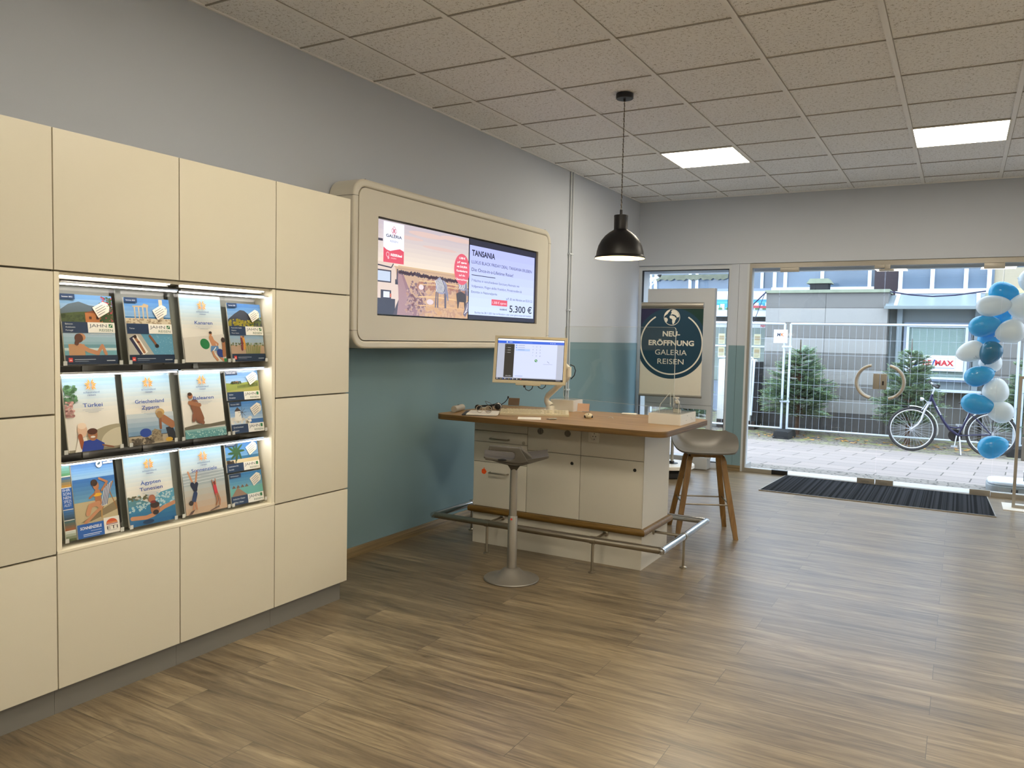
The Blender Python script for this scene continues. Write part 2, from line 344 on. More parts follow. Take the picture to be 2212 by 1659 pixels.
    def build(s, name, mats, parent=None, smooth=True, loc=None, rot=None, angle=35):
        s.bm.verts.ensure_lookup_table()
        bmesh.ops.remove_doubles(s.bm, verts=s.bm.verts, dist=1e-5)
        bmesh.ops.recalc_face_normals(s.bm, faces=s.bm.faces)
        if smooth:
            lim = math.radians(angle)
            for f in s.bm.faces: f.smooth = True
            for e in s.bm.edges:
                if len(e.link_faces) == 2:
                    try:
                        if e.calc_face_angle() > lim: e.smooth = False
                    except ValueError: pass
        me = bpy.data.meshes.new(name); s.bm.to_mesh(me); s.bm.free()
        for m in (mats if isinstance(mats, (list, tuple)) else [mats]): me.materials.append(m)
        o = bpy.data.objects.new(name, me); COL.objects.link(o)
        if parent: o.parent = parent
        if loc: o.location = loc
        if rot: o.rotation_euler = rot
        return o
def thing(name, label, cat, loc=(0, 0, 0), rz=0, group=None):
    o = bpy.data.objects.new(name, None); COL.objects.link(o); o.empty_display_size = .1
    o.location = loc; o.rotation_euler = (0, 0, rz)
    return tag(o, label, cat, group)
def tag(o, label, cat, group=None, kind=None):
    o['label'] = label; o['category'] = cat
    if group: o['group'] = group
    if kind: o['kind'] = kind
    return o
def struct(o, label=None):
    o['kind'] = 'structure'
    if label: o['label'] = label
    return o
def plabel(o, label): o['label'] = label; return o
def copy_tree(o, parent=None):
    c = o.copy(); COL.objects.link(c)
    if parent: c.parent = parent
    for ch in list(o.children): copy_tree(ch, c)
    return c
def rrect(x0, y0, x1, y1, r, n=8):
    P = []
    for cx, cy, a0 in ((x1 - r, y1 - r, 0), (x0 + r, y1 - r, 90), (x0 + r, y0 + r, 180), (x1 - r, y0 + r, 270)):
        for k in range(n + 1):
            a = math.radians(a0 + 90 * k / n); P.append((cx + r * math.cos(a), cy + r * math.sin(a)))
    return P
def arc(c, r, a0, a1, n=16, plane='xz', y=0):
    P = []
    for k in range(n + 1):
        a = math.radians(a0 + (a1 - a0) * k / n); u, v = c[0] + r * math.cos(a), c[1] + r * math.sin(a)
        P.append((u, y, v) if plane == 'xz' else (y, u, v) if plane == 'yz' else (u, v, y))
    return P

# ---------------------------------------------------------------- flat print and screen pictures
_tx = {}
def text_geo(s, bold=0):
    k = (s, bold)
    if k in _tx: return _tx[k]
    cu = bpy.data.curves.new('t', 'FONT'); cu.body = s; cu.resolution_u = 3
    cu.offset = bold
    o = bpy.data.objects.new('t', cu); COL.objects.link(o); bpy.context.view_layer.update()
    me = bpy.data.meshes.new_from_object(o.evaluated_get(bpy.context.evaluated_depsgraph_get()))
    V = [tuple(v.co[:2]) for v in me.vertices]; F = [tuple(p.vertices) for p in me.polygons]
    bpy.data.objects.remove(o); bpy.data.curves.remove(cu); bpy.data.meshes.remove(me)
    _tx[k] = (V, F); return _tx[k]
class Art:
    """flat coloured shapes in a w x h rectangle, origin bottom left; every layer lies a hair above the last"""
    def __init__(s, w, h, step=.00012, emit=0, rough=.3):
        s.w, s.h, s.k, s.step, s.emit, s.rough = w, h, 0, step, emit, rough
        s.V = []; s.F = []; s.MI = []; s.mats = []; s.clip = (0, 0, w, h)
    def _m(s, c):
        m = c if not isinstance(c, str) else pm(c, s.rough, s.emit)
        if m not in s.mats: s.mats.append(m)
        return s.mats.index(m)
    def _add(s, V, F, c):
        s.k += 1; b = len(s.V); z = s.k * s.step; x0, y0, x1, y1 = s.clip
        s.V += [(min(max(x, x0), x1), min(max(y, y0), y1), z) for x, y in V]
        i = s._m(c)
        for f in F: s.F.append([b + j for j in f]); s.MI.append(i)
    def poly(s, pts, c): s._add([tuple(p) for p in pts], [list(range(len(pts)))], c); return s
    def rect(s, x0, y0, x1, y1, c): return s.poly([(x0, y0), (x1, y0), (x1, y1), (x0, y1)], c)
    def ell(s, cx, cy, rx, ry, c, n=28, rot=0):
        P = []
        for k in range(n):
            a = 2 * PI * k / n; u, v = rx * math.cos(a), ry * math.sin(a)
            P.append((cx + u * math.cos(rot) - v * math.sin(rot), cy + u * math.sin(rot) + v * math.cos(rot)))
        return s.poly(P, c)
    def ringa(s, cx, cy, r0, r1, a0, a1, c, n=40):
        A = [(math.radians(a0 + (a1 - a0) * k / n)) for k in range(n + 1)]
        V = [(cx + r0 * math.cos(a), cy + r0 * math.sin(a)) for a in A] + [(cx + r1 * math.cos(a), cy + r1 * math.sin(a)) for a in A]
        s._add(V, [[k, k + 1, n + 2 + k, n + 1 + k] for k in range(n)], c); return s
    def line(s, pts, w, c):
        V = []; F = []
        for (x0, y0), (x1, y1) in zip(pts, pts[1:]):
            d = math.hypot(x1 - x0, y1 - y0) or 1; nx, ny = -(y1 - y0) / d * w / 2, (x1 - x0) / d * w / 2; b = len(V)
            V += [(x0 + nx, y0 + ny), (x0 - nx, y0 - ny), (x1 - nx, y1 - ny), (x1 + nx, y1 + ny)]; F.append([b, b + 1, b + 2, b + 3])
        s._add(V, F, c); return s
    def grad(s, x0, y0, x1, y1, c0, c1, n=8):
        a, b = [[int(h.lstrip('#')[i:i + 2], 16) for i in (0, 2, 4)] for h in (c0, c1)]
        for k in range(n):
            t = (k + .5) / n; c = '#%02x%02x%02x' % tuple(int(p + (q - p) * t) for p, q in zip(a, b))
            s.rect(x0, y0 + (y1 - y0) * k / n, x1, y0 + (y1 - y0) * (k + 1) / n, c); s.k -= 1
        s.k += 1; return s
    def text(s, t, x, y, h, c, w=None, al='l', bold=0, rot=0, slant=0):
        V, F = text_geo(t, bold)
        if not V: return s
        X0, X1 = min(v[0] for v in V), max(v[0] for v in V); Y0 = min(v[1] for v in V)
        cap = text_geo('H', bold)[0]; ch = max(v[1] for v in cap)
        sy = h / ch; sx = sy
        if w: sx = w / (X1 - X0)
        W = (X1 - X0) * sx; ox = {'l': 0, 'c': -W / 2, 'r': -W}[al]; P = []
        for vx, vy in V:
            u, v = (vx - X0) * sx + ox + vy * sy * slant, vy * sy
            P.append((x + u * math.cos(rot) - v * math.sin(rot), y + u * math.sin(rot) + v * math.cos(rot)))
        s._add(P, F, c); return s
    def dots(s, x0, y0, x1, y1, n, r, c, seed=1):
        rnd = random.Random(seed); V = []; F = []
        for _ in range(n):
            cx, cy, q = rnd.uniform(x0, x1), rnd.uniform(y0, y1), r * rnd.uniform(.5, 1.3); b = len(V)
            for k in range(6): a = k * PI / 3 + rnd.random(); V.append((cx + q * math.cos(a), cy + q * .7 * math.sin(a)))
            F.append(list(range(b, b + 6)))
        s._add(V, F, c); return s
    def build(s, name, parent, Mx):
        me = bpy.data.meshes.new(name); me.from_pydata(s.V, [], s.F); me.update()
        for m in s.mats: me.materials.append(m)
        for p, i in zip(me.polygons, s.MI): p.material_index = i
        o = bpy.data.objects.new(name, me); COL.objects.link(o)
        if parent: o.parent = parent
        o.matrix_local = Mx
        return o
def face_mx(origin, right, up):
    r = Vector(right).normalized(); u = Vector(up).normalized(); n = r.cross(u)
    m = Matrix((r, u, n)).transposed().to_4x4(); m.translation = Vector(origin); return m
# ================================================================ THE ROOM
MT['plainwall'] = mat('white_wall_paint', '#e4e4e2', .8, noise=.01)  # unseen back and right walls made plain white to bounce more light
CZ = 2.945; FY = 8.585; RXX = 6.6; BY = -3.3
struct(MB().box(0, BY, -.12, RXX, FY + .12, 0).build('floor', MT['floor'], smooth=False))
struct(MB().box(-.2, BY, CZ + .006, RXX + .2, FY + .3, CZ + .15).build('ceiling', MT['tile'], smooth=False))
struct(MB().box(-.2, BY, -.1, 0, FY + .3, CZ + .006).build('wall_left', MT['wall'], smooth=False))
struct(MB().box(RXX, BY, -.1, RXX + .2, FY + .3, CZ + .006).build('wall_right', MT['plainwall'], smooth=False))
struct(MB().box(-.2, BY - .2, -.1, RXX + .2, BY, CZ + .006).build('wall_back', MT['plainwall'], smooth=False))
struct(MB().box(0, FY, 2.232, RXX, FY + .3, CZ + .006).build('wall_front', MT['wall'], smooth=False))
g = MB()
GX0, GY0, TS = .349, 3.2645, .625
for i in range(-1, 11):
    x = GX0 + TS * i
    if 0 < x < RXX:
        g.mi = 0; g.box(x - .014, BY, CZ - .001, x + .014, FY, CZ + .007); g.mi = 1; g.box(x + .0142, BY, CZ + .003, x + .0185, FY, CZ + .0067)  # dark strip along each runner paints the shade of the tile recess
g.mi = 1
for j in range(-11, 9):
    y = GY0 + TS * j
    if BY < y < FY: g.box(0, y - .0045, CZ + .0005, RXX, y + .0045, CZ + .0068)  # cross tees coloured dark as the shadow line between tiles
g.mi = 2
g.box(0, BY, CZ - .002, .012, FY, CZ + .006); g.box(0, FY - .012, CZ - .002, RXX, FY, CZ + .006)
struct(g.build('trim_1', [MT['tbar'], MT['tee'], MT['tbar']], smooth=False))
struct(MB().prism([(0, 0), (.014, 0), (.014, .052), (.01, .058), (0, .06)], 3.12, FY, 'y').build('baseboard_left', MT['base']))
def px_(pts): return pts
# pillar between window and door: three-sided white post, blue below
p = MB().box(1.052, FY + .012, 0, 1.135, FY + .24, 2.232); p.box(1.137, FY + .015, 0, 1.224, FY + .24, 2.232)
struct(p.build('wall_front_pillar', MT['wall'], smooth=False))
struct(MB().box(1.052, FY, 0, 1.226, FY + .014, .06).build('baseboard_front', MT['base2'], smooth=False))
# ceiling lights
def clight(x, y, label):
    t = thing('ceiling_light', label, 'ceiling light', (x, y, CZ), group='square LED panels set in the ceiling grid')
    MB().ring(rrect(-.309, -.309, .309, .309, .004, 1), rrect(-.294, -.294, .294, .294, .004, 1), -.004, .004).build('light_frame', MT['white'], t)
    d = MB().box(-.295, -.295, -.0025, .295, .295, .003).build('diffuser', DIFF, t, smooth=False)
    return t
DIFF = mat('led_diffuser', LEDCOL, emit=LED)
XC = lambda i: GX0 + TS * (i + .5)
YC = lambda j: GY0 + TS * (j + .5)
clight(XC(1), YC(5), 'square lit LED panel in the ceiling, left one of the two by the pendant lamp')
clight(XC(4), YC(5), 'square lit LED panel in the ceiling above the door mat, right one of the two')
for i, j, q in ((2, -2, 'above the cabinet wall, nearest the brochures'), (5, -2, 'in the middle of the room behind the viewer'), (8, -2, 'by the wall opposite the brochures'), (2, -7, 'in the back corner on the cabinet side'), (5, -7, 'near the middle of the back wall'), (8, 1, 'by the far right wall halfway to the entrance')):
    clight(XC(i), YC(j), 'square LED ceiling panel ' + q)  # out-of-view panels; all but the first added to brighten the room
# cable conduits on the left wall
t = thing('cable_conduit', 'pair of thin white cable pipes running down the left wall to the desk', 'cable conduit', (0, 6.76, .4))
for dy, r in ((-.022, .009), (.018, .011)):
    MB().tube([(r + .002, dy, 0), (r + .002, dy, CZ - .405)], r, 12).build('pipe', MT['frame'], t)
for z in (.5, 1.25, 1.775): MB().box(0, -.04, z, .026, .04, z + .014, .003).build('clip', MT['frame'], t)

# ---------------------------------------------------------------- window_1 (left, beside the wall)
w = struct(thing('window_1', '', '', (0, FY + .03, 0))); del w['label']; del w['category']
MB().ring([(0.0, 0), (1.05, 0), (1.05, 2.232), (0.0, 2.232)], [(.035, .06), (1.025, .06), (1.025, 2.182), (.035, 2.182)], 0, .07, 'y').build('window_frame', MT['frame'], w, smooth=False)
MB().ring([(.035, .06), (1.025, .06), (1.025, 2.182), (.035, 2.182)], [(.043, .068), (1.017, .068), (1.017, 2.174), (.043, 2.174)], .01, .05, 'y').build('gasket', MT['dark'], w, smooth=False)
MB().box(.04, .03, .065, 1.02, .036, 2.178).build('pane', MT['glass'], w, smooth=False)
# reveals: left jamb outside and soffit
struct(MB().box(-.2, FY + .1, -.1, .03, FY + .3, 2.26).build('trim_2', MT['frame'], smooth=False))
# ---------------------------------------------------------------- glass door front
DY = FY + .035
w = struct(thing('window_2', '', '', (0, DY, 0))); del w['label']; del w['category']
f = MB(); f.box(1.246, -.02, 0, 1.272, .04, 2.232); f.box(1.2722, -.02, 2.182, RXX, .04, 2.231); f.box(1.2722, -.02, 0, 1.555, .04, .045); f.box(3.548, -.02, 0, RXX, .04, .045)
f.build('door_profile', MT['gold'], w, smooth=False)
MB().box(1.225, -.024, 0, 1.246, .2, 2.232).build('jamb', MT['frame'], w, smooth=False)
MB().box(1.27, .004, .04, 1.553, .014, 2.19).build('side_pane', MT['glass'], w, smooth=False)
MB().box(3.55, .004, .04, 5.4, .014, 2.19).build('side_pane', MT['glass'], w, smooth=False)
MB().box(5.404, .004, .04, RXX, .014, 2.19).build('side_pane', MT['glass'], w, smooth=False)
for x0, x1, z0, z1, nm, mm in ((1.556, 1.742, 2.135, 2.185, 'patch_fitting', 'gold'), (3.39, 3.556, 2.13, 2.185, 'patch_fitting', 'gold'), (1.553, 1.714, .002, .048, 'floor_patch', 'black')):
    MB().box(x0, -.012, z0, x1, .03, z1, .003).build(nm, MT[mm], w)
c = MB().box(2.46, -.05, 2.15, 2.55, .03, 2.185, .004); c.box(2.55, -.035, 2.14, 2.60, .035, 2.185, .003); c.box(2.50, -.03, 2.128, 2.63, .03, 2.142, .002)
c.build('door_stop', MT['gold'], w)
for n, (x0, x1, s) in enumerate(((1.558, 2.553, 1), (2.559, 3.545, -1))):
    d = struct(thing('door_%d' % (n + 1), '', '', (0, DY, 0))); del d['label']; del d['category']
    MB().box(x0, .003, .012, x1, .015, 2.176).build('door_glass', MT['glass'], d, smooth=False)
    xm = 2.556
    for side in (-1, 1):   # half-ring pull handles on both sides of the glass
        h = MB().tube([(xm - s * (.045 + .165 * math.cos(a)) if False else xm - s * (.05 + .165 * math.cos(math.radians(q))), .009 + side * .045, 1.03 + .165 * math.sin(math.radians(q))) for q, a in [(q, 0) for q in range(-78, 79, 6)]], .0145, 12)
        for q in (-70, 70):
            px, pz = xm - s * (.05 + .165 * math.cos(math.radians(q))), 1.03 + .165 * math.sin(math.radians(q))
            h.tube([(px, .009, pz), (px, .009 + side * .045, pz)], .009, 8)
        h.build('door_handle', MT['pull'], d)
    a, b = (xm - .062, xm - .003) if s > 0 else (xm + .003, xm + .062)
    l = MB().box(a, -.012, .958, b, .03, 1.112, .003).build('lock_case', MT['gold'], d)
    if s < 0:
        MB().box(a + .018, -.0145, 1.0, a + .034, -.011, 1.04).build('keyhole', MT['black'], l)
    a, b = (xm - .165, xm - .004) if s > 0 else (xm + .004, xm + .165)
    l = MB().box(a, -.014, .004, b, .03, .058, .003).build('bottom_patch', MT['gold'], d)
    MB().box((a + b) / 2 - .03, -.018, .022, (a + b) / 2 + .03, -.012, .042, .002).build('name_plate', MT['alu'], l)
    a = x1 - .17 if s < 0 else x0
    if s < 0: MB().box(a, -.014, .004, x1, .03, .056, .003).build('bottom_patch', MT['gold'], d)
# outer lintel, threshold
struct(MB().box(-.2, FY + .3, 2.168, 8, FY + .42, 3.4).build('trim_3', MT['winfr'], smooth=False))
struct(MB().box(1.25, FY + .08, -.1, RXX, FY + .42, -.006).build('trim_4', mat('threshold_stone', '#c3c3c1', .5, noise=.05), smooth=False))
struct(MB().box(-.2, FY + .08, -.1, 1.25, FY + .42, .055).build('trim_5', MT['stoneA'], smooth=False))
# door mat in the floor
t = thing('door_mat', 'long ribbed black entrance mat on the floor before the glass doors', 'door mat', (2.61, 8.1, 0))
MB().prism([(-.957, -.5), (.945, -.51), (.905, .475), (-.905, .5)], .0005, .007).build('ribbed_carpet', MT['mat'], t, smooth=False)
MB().ring([(-.965, -.508), (.953, -.518), (.912, .482), (-.912, .507)], [(-.957, -.5), (.945, -.51), (.905, .475), (-.905, .5)], .0005, .009).build('edge_trim', MT['alu'], t, smooth=False)

# ---------------------------------------------------------------- cabinet wall
CX = .5; CYS = [1.10, 1.607, 2.114, 2.628, 3.133]; CZS = [.096, .587, 1.086, 1.588, 2.077]
def cabinet(name, label, y0, y1, zs, group, plinth=True):
    """carcass, doors and plinth; doors are 19 mm fronts with a finger gap above each"""
    z0, z1 = zs[0], zs[-1]
    t = thing(name, label, 'cabinet', (0, y0, 0 if plinth else z0), group=group); b = t.location.z
    MB().box(.012, .002, z0 - b, CX - .021, y1 - y0 - .002, z1 - b - .001).build('carcass', MT['creamd'], t, smooth=False)
    for a, c in zip(zs, zs[1:]):
        MB().box(CX - .019, .0022, a - b + .0035, CX, y1 - y0 - .0022, c - b - (.0035 if c != z1 else 0), .0012).build('door', MT['cream'], t)
    if plinth:
        MB().box(.05, .0005, 0, .474, y1 - y0 - (.025 if y1 > 3.1 else .0005), z0 - .001).build('plinth', MT['plinth'], t, smooth=False)
    return t
GC = 'cream handleless cabinets along the left wall'
cabinet('tall_cabinet', 'cream tall cabinet with four stacked doors at the left picture edge', CYS[0], CYS[1], CZS, GC)
cabinet('tall_cabinet', 'cream tall cabinet with four stacked doors, rightmost, beside the blue wall', CYS[3], CYS[4], CZS, GC)
cabinet('wall_cabinet', 'cream upper cabinet above the brochure niche, its left door', CYS[1], CYS[2], CZS[3:], GC, False)
cabinet('wall_cabinet', 'cream upper cabinet above the brochure niche, its right door', CYS[2], CYS[3], CZS[3:], GC, False)
cabinet('base_cabinet', 'cream lower cabinet below the brochure niche, its left door', CYS[1], CYS[2], CZS[:2], GC)
cabinet('base_cabinet', 'cream lower cabinet below the brochure niche, its right door', CYS[2], CYS[3], CZS[:2], GC)
# niche
NY0, NY1, NZ0, NZ1 = CYS[1], CYS[3] + .001, .587, 1.588
t = thing('display_niche', 'lit open niche in the cabinet wall lined in cream and dark metal', 'display niche', (0, NY0, NZ0))
L = NY1 - NY0; Hn = NZ1 - NZ0
MB().box(.27, .02, .012, .285, L - .02, Hn - .01).build('back_panel', MT['niche'], t, smooth=False)
MB().box(.27, .002, .001, CX - .002, .02, Hn - .002).build('side_panel', MT['nichew'], t, smooth=False)
MB().box(.27, L - .02, .001, CX - .002, L - .002, Hn - .002).build('side_panel', MT['nichew'], t, smooth=False)
MB().box(.27, .002, .001, CX + .001, L - .002, .012, .001).build('bottom_shelf', MT['nichew'], t, smooth=False)
MB().box(.27, .002, Hn - .012, CX - .02, L - .002, Hn - .001).build('top_panel', MT['nichew'], t, smooth=False)
for x0, x1 in ((.02, .5), (.52, L - .03)):
    s = MB().box(.435, x0 + .02, Hn - .024, .452, x1 - .01, Hn - .013, .002).build('light_bar', MT['alu'], t)
    MB().box(.455, x0 + .025, Hn - .0165, .47, x1 - .015, Hn - .013).build('led_strip', MT['led'], s, smooth=False)
for y in (.24, .5, .75):
    MB().box(.285, y - .012, .012, .292, y + .012, Hn - .012).build('slotted_rail', MT['alu'], t, smooth=False)
for z in (.15, .47, .8):
    MB().box(.286, .02, z, .30, L - .02, z + .02).build('cross_rail', MT['alu'], t, smooth=False)
# racks: three rows of two, each with two clear pockets
ROWS = [(.612, .905, 'bottom'), (.934, 1.228, 'middle'), (1.254, 1.553, 'top')]
PK = [[(1.655, 1.888), (1.908, 2.152)], [(2.150, 2.402), (2.404, 2.640)]]
PKy = {0: [(1.648, 1.885), (1.903, 2.125)], 1: [(2.140, 2.395), (2.398, 2.606)]}
for zb, zt, nm in ROWS:
    for u in (0, 1):
        y0, y1 = PKy[u][0][0], PKy[u][1][1]
        t = thing('brochure_rack', 'clear acrylic brochure rack with lit top rail, %s row, %s half of the niche' % (nm, 'left' if u == 0 else 'right'), 'brochure rack', (0, y0, zb), group='clear brochure racks in the lit niche')
        h = zt - zb
        r = MB().box(.425, 0, h - .004, .476, y1 - y0, h + .004, .0015).build('top_rail', MT['chrome'], t)
        MB().box(.458, .004, h - .0085, .474, y1 - y0 - .004, h - .005).build('led_strip', MT['led'], r, smooth=False)
        MB().box(.36, 0, -.006, .372, y1 - y0, .01).build('bracket_bar', MT['alu'], t, smooth=False)
        for a, b in PKy[u]:
            k = MB(); a -= y0; b -= y0
            def pane(ya, yb, xt, xb, z0, z1, th=.0022):
                k.prism([(xb, z0), (xb + th, z0), (xt + th, z1), (xt, z1)], ya, yb, 'y')
            pane(a + .002, b - .002, .424, .474, .002, h - .008)      # front
            k.box(.430, a + .002, 0, .4765, b - .002, .0022)
            o = k.build('pocket', MT['acrylic'], t, smooth=False)
            k = MB(); pane(a + .002, b - .002, .384, .430, .002, h - .008); k.build('back_pane', MT['pback'], o, smooth=False)
            for yy in (a + .002, b - .004):
                MB().prism([(.432, .0), (.476, .0), (.426, h - .008), (.386, h - .008)], yy, yy + .002, 'y').build('side_wall', MT['acrylic'], o, smooth=False)
            for yy in (a + .003, b - .018): MB().box(.4765, yy, .002, .4785, yy + .014, .018, .0008).build('clip', MT['acedge'], o, smooth=False)
# ---------------------------------------------------------------- brochures
NV, NV2, SKYB = '#1c3557', '#122843', '#4f8fce'
def tagshape(a, cx, cy, s, rot=.5):
    P = [(-.5, -.36), (.32, -.36), (.52, -.12), (.52, .12), (.32, .36), (-.5, .36)]
    c, n = math.cos(rot), math.sin(rot); Q = lambda p: (cx + (p[0] * c - p[1] * n) * s, cy + (p[0] * n + p[1] * c) * s)
    a.poly([Q(p) for p in P], '#e9e3d6'); a.ell(*Q((.44, 0)), s * .035, s * .035, '#22324a', 8)
    for k, (x0, x1) in enumerate(((-.38, .2), (-.42, .3), (-.42, .28), (-.42, .1))):
        a.line([Q((x0, .2 - k * .14)), Q((x1, .2 - k * .14))], s * .035, '#6f6f78')
def person(a, pts, w, c):  # a limb or torso stroke
    a.line(pts, w, c)
    for p in pts: a.ell(p[0], p[1], w / 2, w / 2, c, 10)
SK, SK2, SK3 = '#c98f68', '#a9714b', '#8d5a3c'
def jahn(a, W, H, lines, top, bottom, head):
    """a two-picture catalogue cover; W x H metres"""
    a.rect(0, 0, W, H, '#f2efe6')
    a.clip = (0, H * .605, W, H); top(a, W, H); a.clip = (0, H * .125, W, H * .46); bottom(a, W, H); a.clip = (0, 0, W, H)
    a.rect(0, H * .45, W * .47, H * .605, NV); a.rect(W * .47, H * .455, W, H * .605, '#f4f1e9')
    a.text('JAHN', W * .50, H * .535, H * .045, '#46525b', w=W * .34); a.rect(W * .88, H * .532, W * .955, H * .585, '#2c7a4c'); a.line([(W * .895, H * .54), (W * .94, H * .58)], W * .012, '#f4f1e9')
    a.text('REISEN', W * .955, H * .475, H * .035, '#46705a', w=W * .27, al='r')
    for k, s in enumerate(lines): a.text(s, W * .05, H * (.565 - k * .045 if len(lines) > 1 else .52), H * .022, '#dfe3ea')
    a.rect(0, 0, W, H * .13, NV2); a.rect(W * .05, H * .035, W * .125, H * .095, '#d5382f'); a.line([(W * .065, H * .06), (W * .11, H * .06)], H * .02, '#f0b0a8')
    a.line([(W * .16, H * .07), (W * .56, H * .07)], H * .008, '#b9c3d2'); a.line([(W * .16, H * .045), (W * .42, H * .045)], H * .006, '#93a1b6'); a.line([(W * .77, H * .05), (W * .94, H * .05)], H * .012, '#c9d1dc')
    a.rect(0, H * .925, W * .27, H, NV); a.text(head, W * .03, H * .95, H * .018, '#e8ecf2', w=W * .2)
    tagshape(a, W * .77, H * .80, W * .3)
def jahn_half(a, W, H, lines, top, head):
    """upper part of the same kind of cover, seen above the one in front"""
    a.rect(0, 0, W, H, '#f4f1e9'); a.clip = (0, H * .28, W, H); top(a, W, H * .28); a.clip = (0, 0, W, H)
    a.rect(0, 0, W * .5, H * .28, NV); a.rect(W * .5, 0, W, H * .28, '#f4f1e9')
    a.text('JAHN', W * .53, H * .15, H * .09, '#46525b', w=W * .33); a.rect(W * .885, H * .145, W * .955, H * .25, '#2c7a4c')
    a.text('REISEN', W * .955, H * .04, H * .06, '#46705a', w=W * .27, al='r')
    for k, s in enumerate(lines): a.text(s, W * .05, H * (.17 - k * .11), H * .05, '#dfe3ea')
    a.rect(0, H * .86, W * .35, H, NV); a.text(head, W * .03, H * .905, H * .035, '#e8ecf2', w=W * .26)
    tagshape(a, W * .80, H * .74, W * .32)
def schau(a, W, H, lines, pic, bg0='#e9e4da', bg1='#86b4d6', ty=.56):
    a.grad(0, 0, W, H, bg0, bg0, 1); a.grad(0, H * .5, W, H, bg0, bg1, 9)
    for k in range(30): a.ell(W * (k + .5) / 30, H * .992, W * .008, W * .008, '#d9a24a', 6)
    pic(a, W, H)
    cx, cy = W * .5, H * .84
    for k in range(14):
        if k in (3, 10): continue
        t = 2 * PI * k / 14 + .2; r = W * (.105 if k % 2 else .125)
        a.poly([(cx + W * .02 * math.cos(t), cy + W * .02 * math.sin(t)), (cx + r * .62 * math.cos(t - .17), cy + r * .62 * math.sin(t - .17)), (cx + r * math.cos(t), cy + r * math.sin(t)), (cx + r * .62 * math.cos(t + .17), cy + r * .62 * math.sin(t + .17))], '#e88f1c')
    a.text('schauinsland', cx, H * .735, H * .026, '#27458c', w=W * .30, al='c'); a.text('reisen', cx, H * .70, H * .026, '#27458c', w=W * .15, al='c')
    for k, s in enumerate(lines): a.text(s, cx, H * (ty - .085 * k), H * .048, '#22499a', al='c', bold=.012, w=W * min(.62, .062 * len(s)))
    y = H * (ty - .085 * (len(lines) - 1) - .035)
    for k in range(3): a.line([(cx - W * (.2 - .05 * k), y - k * H * .018), (cx + W * (.2 - .05 * k), y - k * H * .018)], H * .004, '#9aa3b4')
def p_villa(a, W, H):
    a.grad(0, H * .6, W, H, '#c9d3da', '#5c8fc4', 6); a.poly([(0, H * .78), (W * .15, H * .86), (W * .35, H * .9), (W * .55, H * .85), (W, H * .82), (W, H * .6), (0, H * .6)], '#5b6a75')
    a.poly([(0, H * .72), (W * .3, H * .75), (W, H * .78), (W, H * .6), (0, H * .6)], '#4c5a33'); a.dots(0, H * .61, W * .5, H * .72, 60, W * .02, '#39482a'); a.rect(W * .45, H * .6, W * .78, H * .74, '#b8733f'); a.poly([(W * .43, H * .74), (W * .6, H * .775), (W * .8, H * .74)], '#8f4f31')
    for x in (.52, .66): a.rect(W * x, H * .65, W * (x + .05), H * .69, '#5a3423')
    a.dots(W * .74, H * .61, W, H * .98, 90, W * .028, '#3f5a33', 3); a.dots(W * .78, H * .62, W, H * .98, 45, W * .018, '#c2455d', 5)
def p_pool(a, W, H):
    a.grad(0, H * .12, W, H * .46, '#6fa9b4', '#b3cadd', 5); a.rect(0, H * .24, W, H * .285, '#6f9fae'); a.rect(0, H * .2, W, H * .235, '#cfe0df')
    a.rect(W * .08, H * .125, W * .38, H * .29, '#c3946a'); person(a, [(W * .3, H * .27), (W * .45, H * .2), (W * .62, H * .16)], W * .08, SK); person(a, [(W * .62, H * .16), (W * .72, H * .27), (W * .78, H * .15)], W * .06, SK)
    a.ell(W * .32, H * .39, W * .09, H * .055, SK); a.ell(W * .28, H * .375, W * .08, H * .065, '#5e3523'); person(a, [(W * .26, H * .35), (W * .23, H * .3)], W * .08, '#5e3523'); a.line([(W * .5, H * .435), (W * .94, H * .435)], H * .006, '#dfe3e8')
def p_ruin(a, W, H):
    a.grad(0, H * .6, W, H, '#a9c6de', '#3f78bd', 6); a.rect(0, H * .69, W, H * .715, '#3c76a8'); a.rect(0, H * .6, W, H * .69, '#d9cbb0')
    for x in (.2, .29, .38, .47): a.rect(W * x, H * .69, W * (x + .028), H * .86, '#c6b498')
    a.poly([(W * .17, H * .86), (W * .52, H * .86), (W * .52, H * .9), (W * .42, H * .92), (W * .38, H * .885), (W * .17, H * .88)], '#b59f80'); a.rect(W * .76, H * .65, W * .84, H * .99, '#cdbda2'); a.dots(W * .02, H * .61, W, H * .68, 40, W * .03, '#b09c80', 2)
def p_airbed(a, W, H):
    a.rect(0, H * .12, W, H * .46, '#5f9dbb'); a.poly([(0, H * .12), (W * .55, H * .12), (W * .28, H * .46), (0, H * .46)], '#b9b6ab'); a.dots(W * .5, H * .13, W, H * .45, 60, W * .012, '#87b9cc', 4)
    a.line([(W * .08, H * .4), (W * .28, H * .13)], W * .11, '#2b2a4a'); a.line([(W * .15, H * .41), (W * .36, H * .15)], W * .12, '#f2ece2'); person(a, [(W * .17, H * .38), (W * .24, H * .3), (W * .33, H * .17)], W * .055, SK2); a.ell(W * .16, H * .405, W * .035, W * .035, '#3a2318'); a.ell(W * .22, H * .325, W * .035, H * .012, '#5b1f28')
    person(a, [(W * .48, H * .42), (W * .56, H * .34), (W * .62, H * .27)], W * .05, SK3); a.ell(W * .62, H * .265, W * .045, W * .04, '#2b1c18')
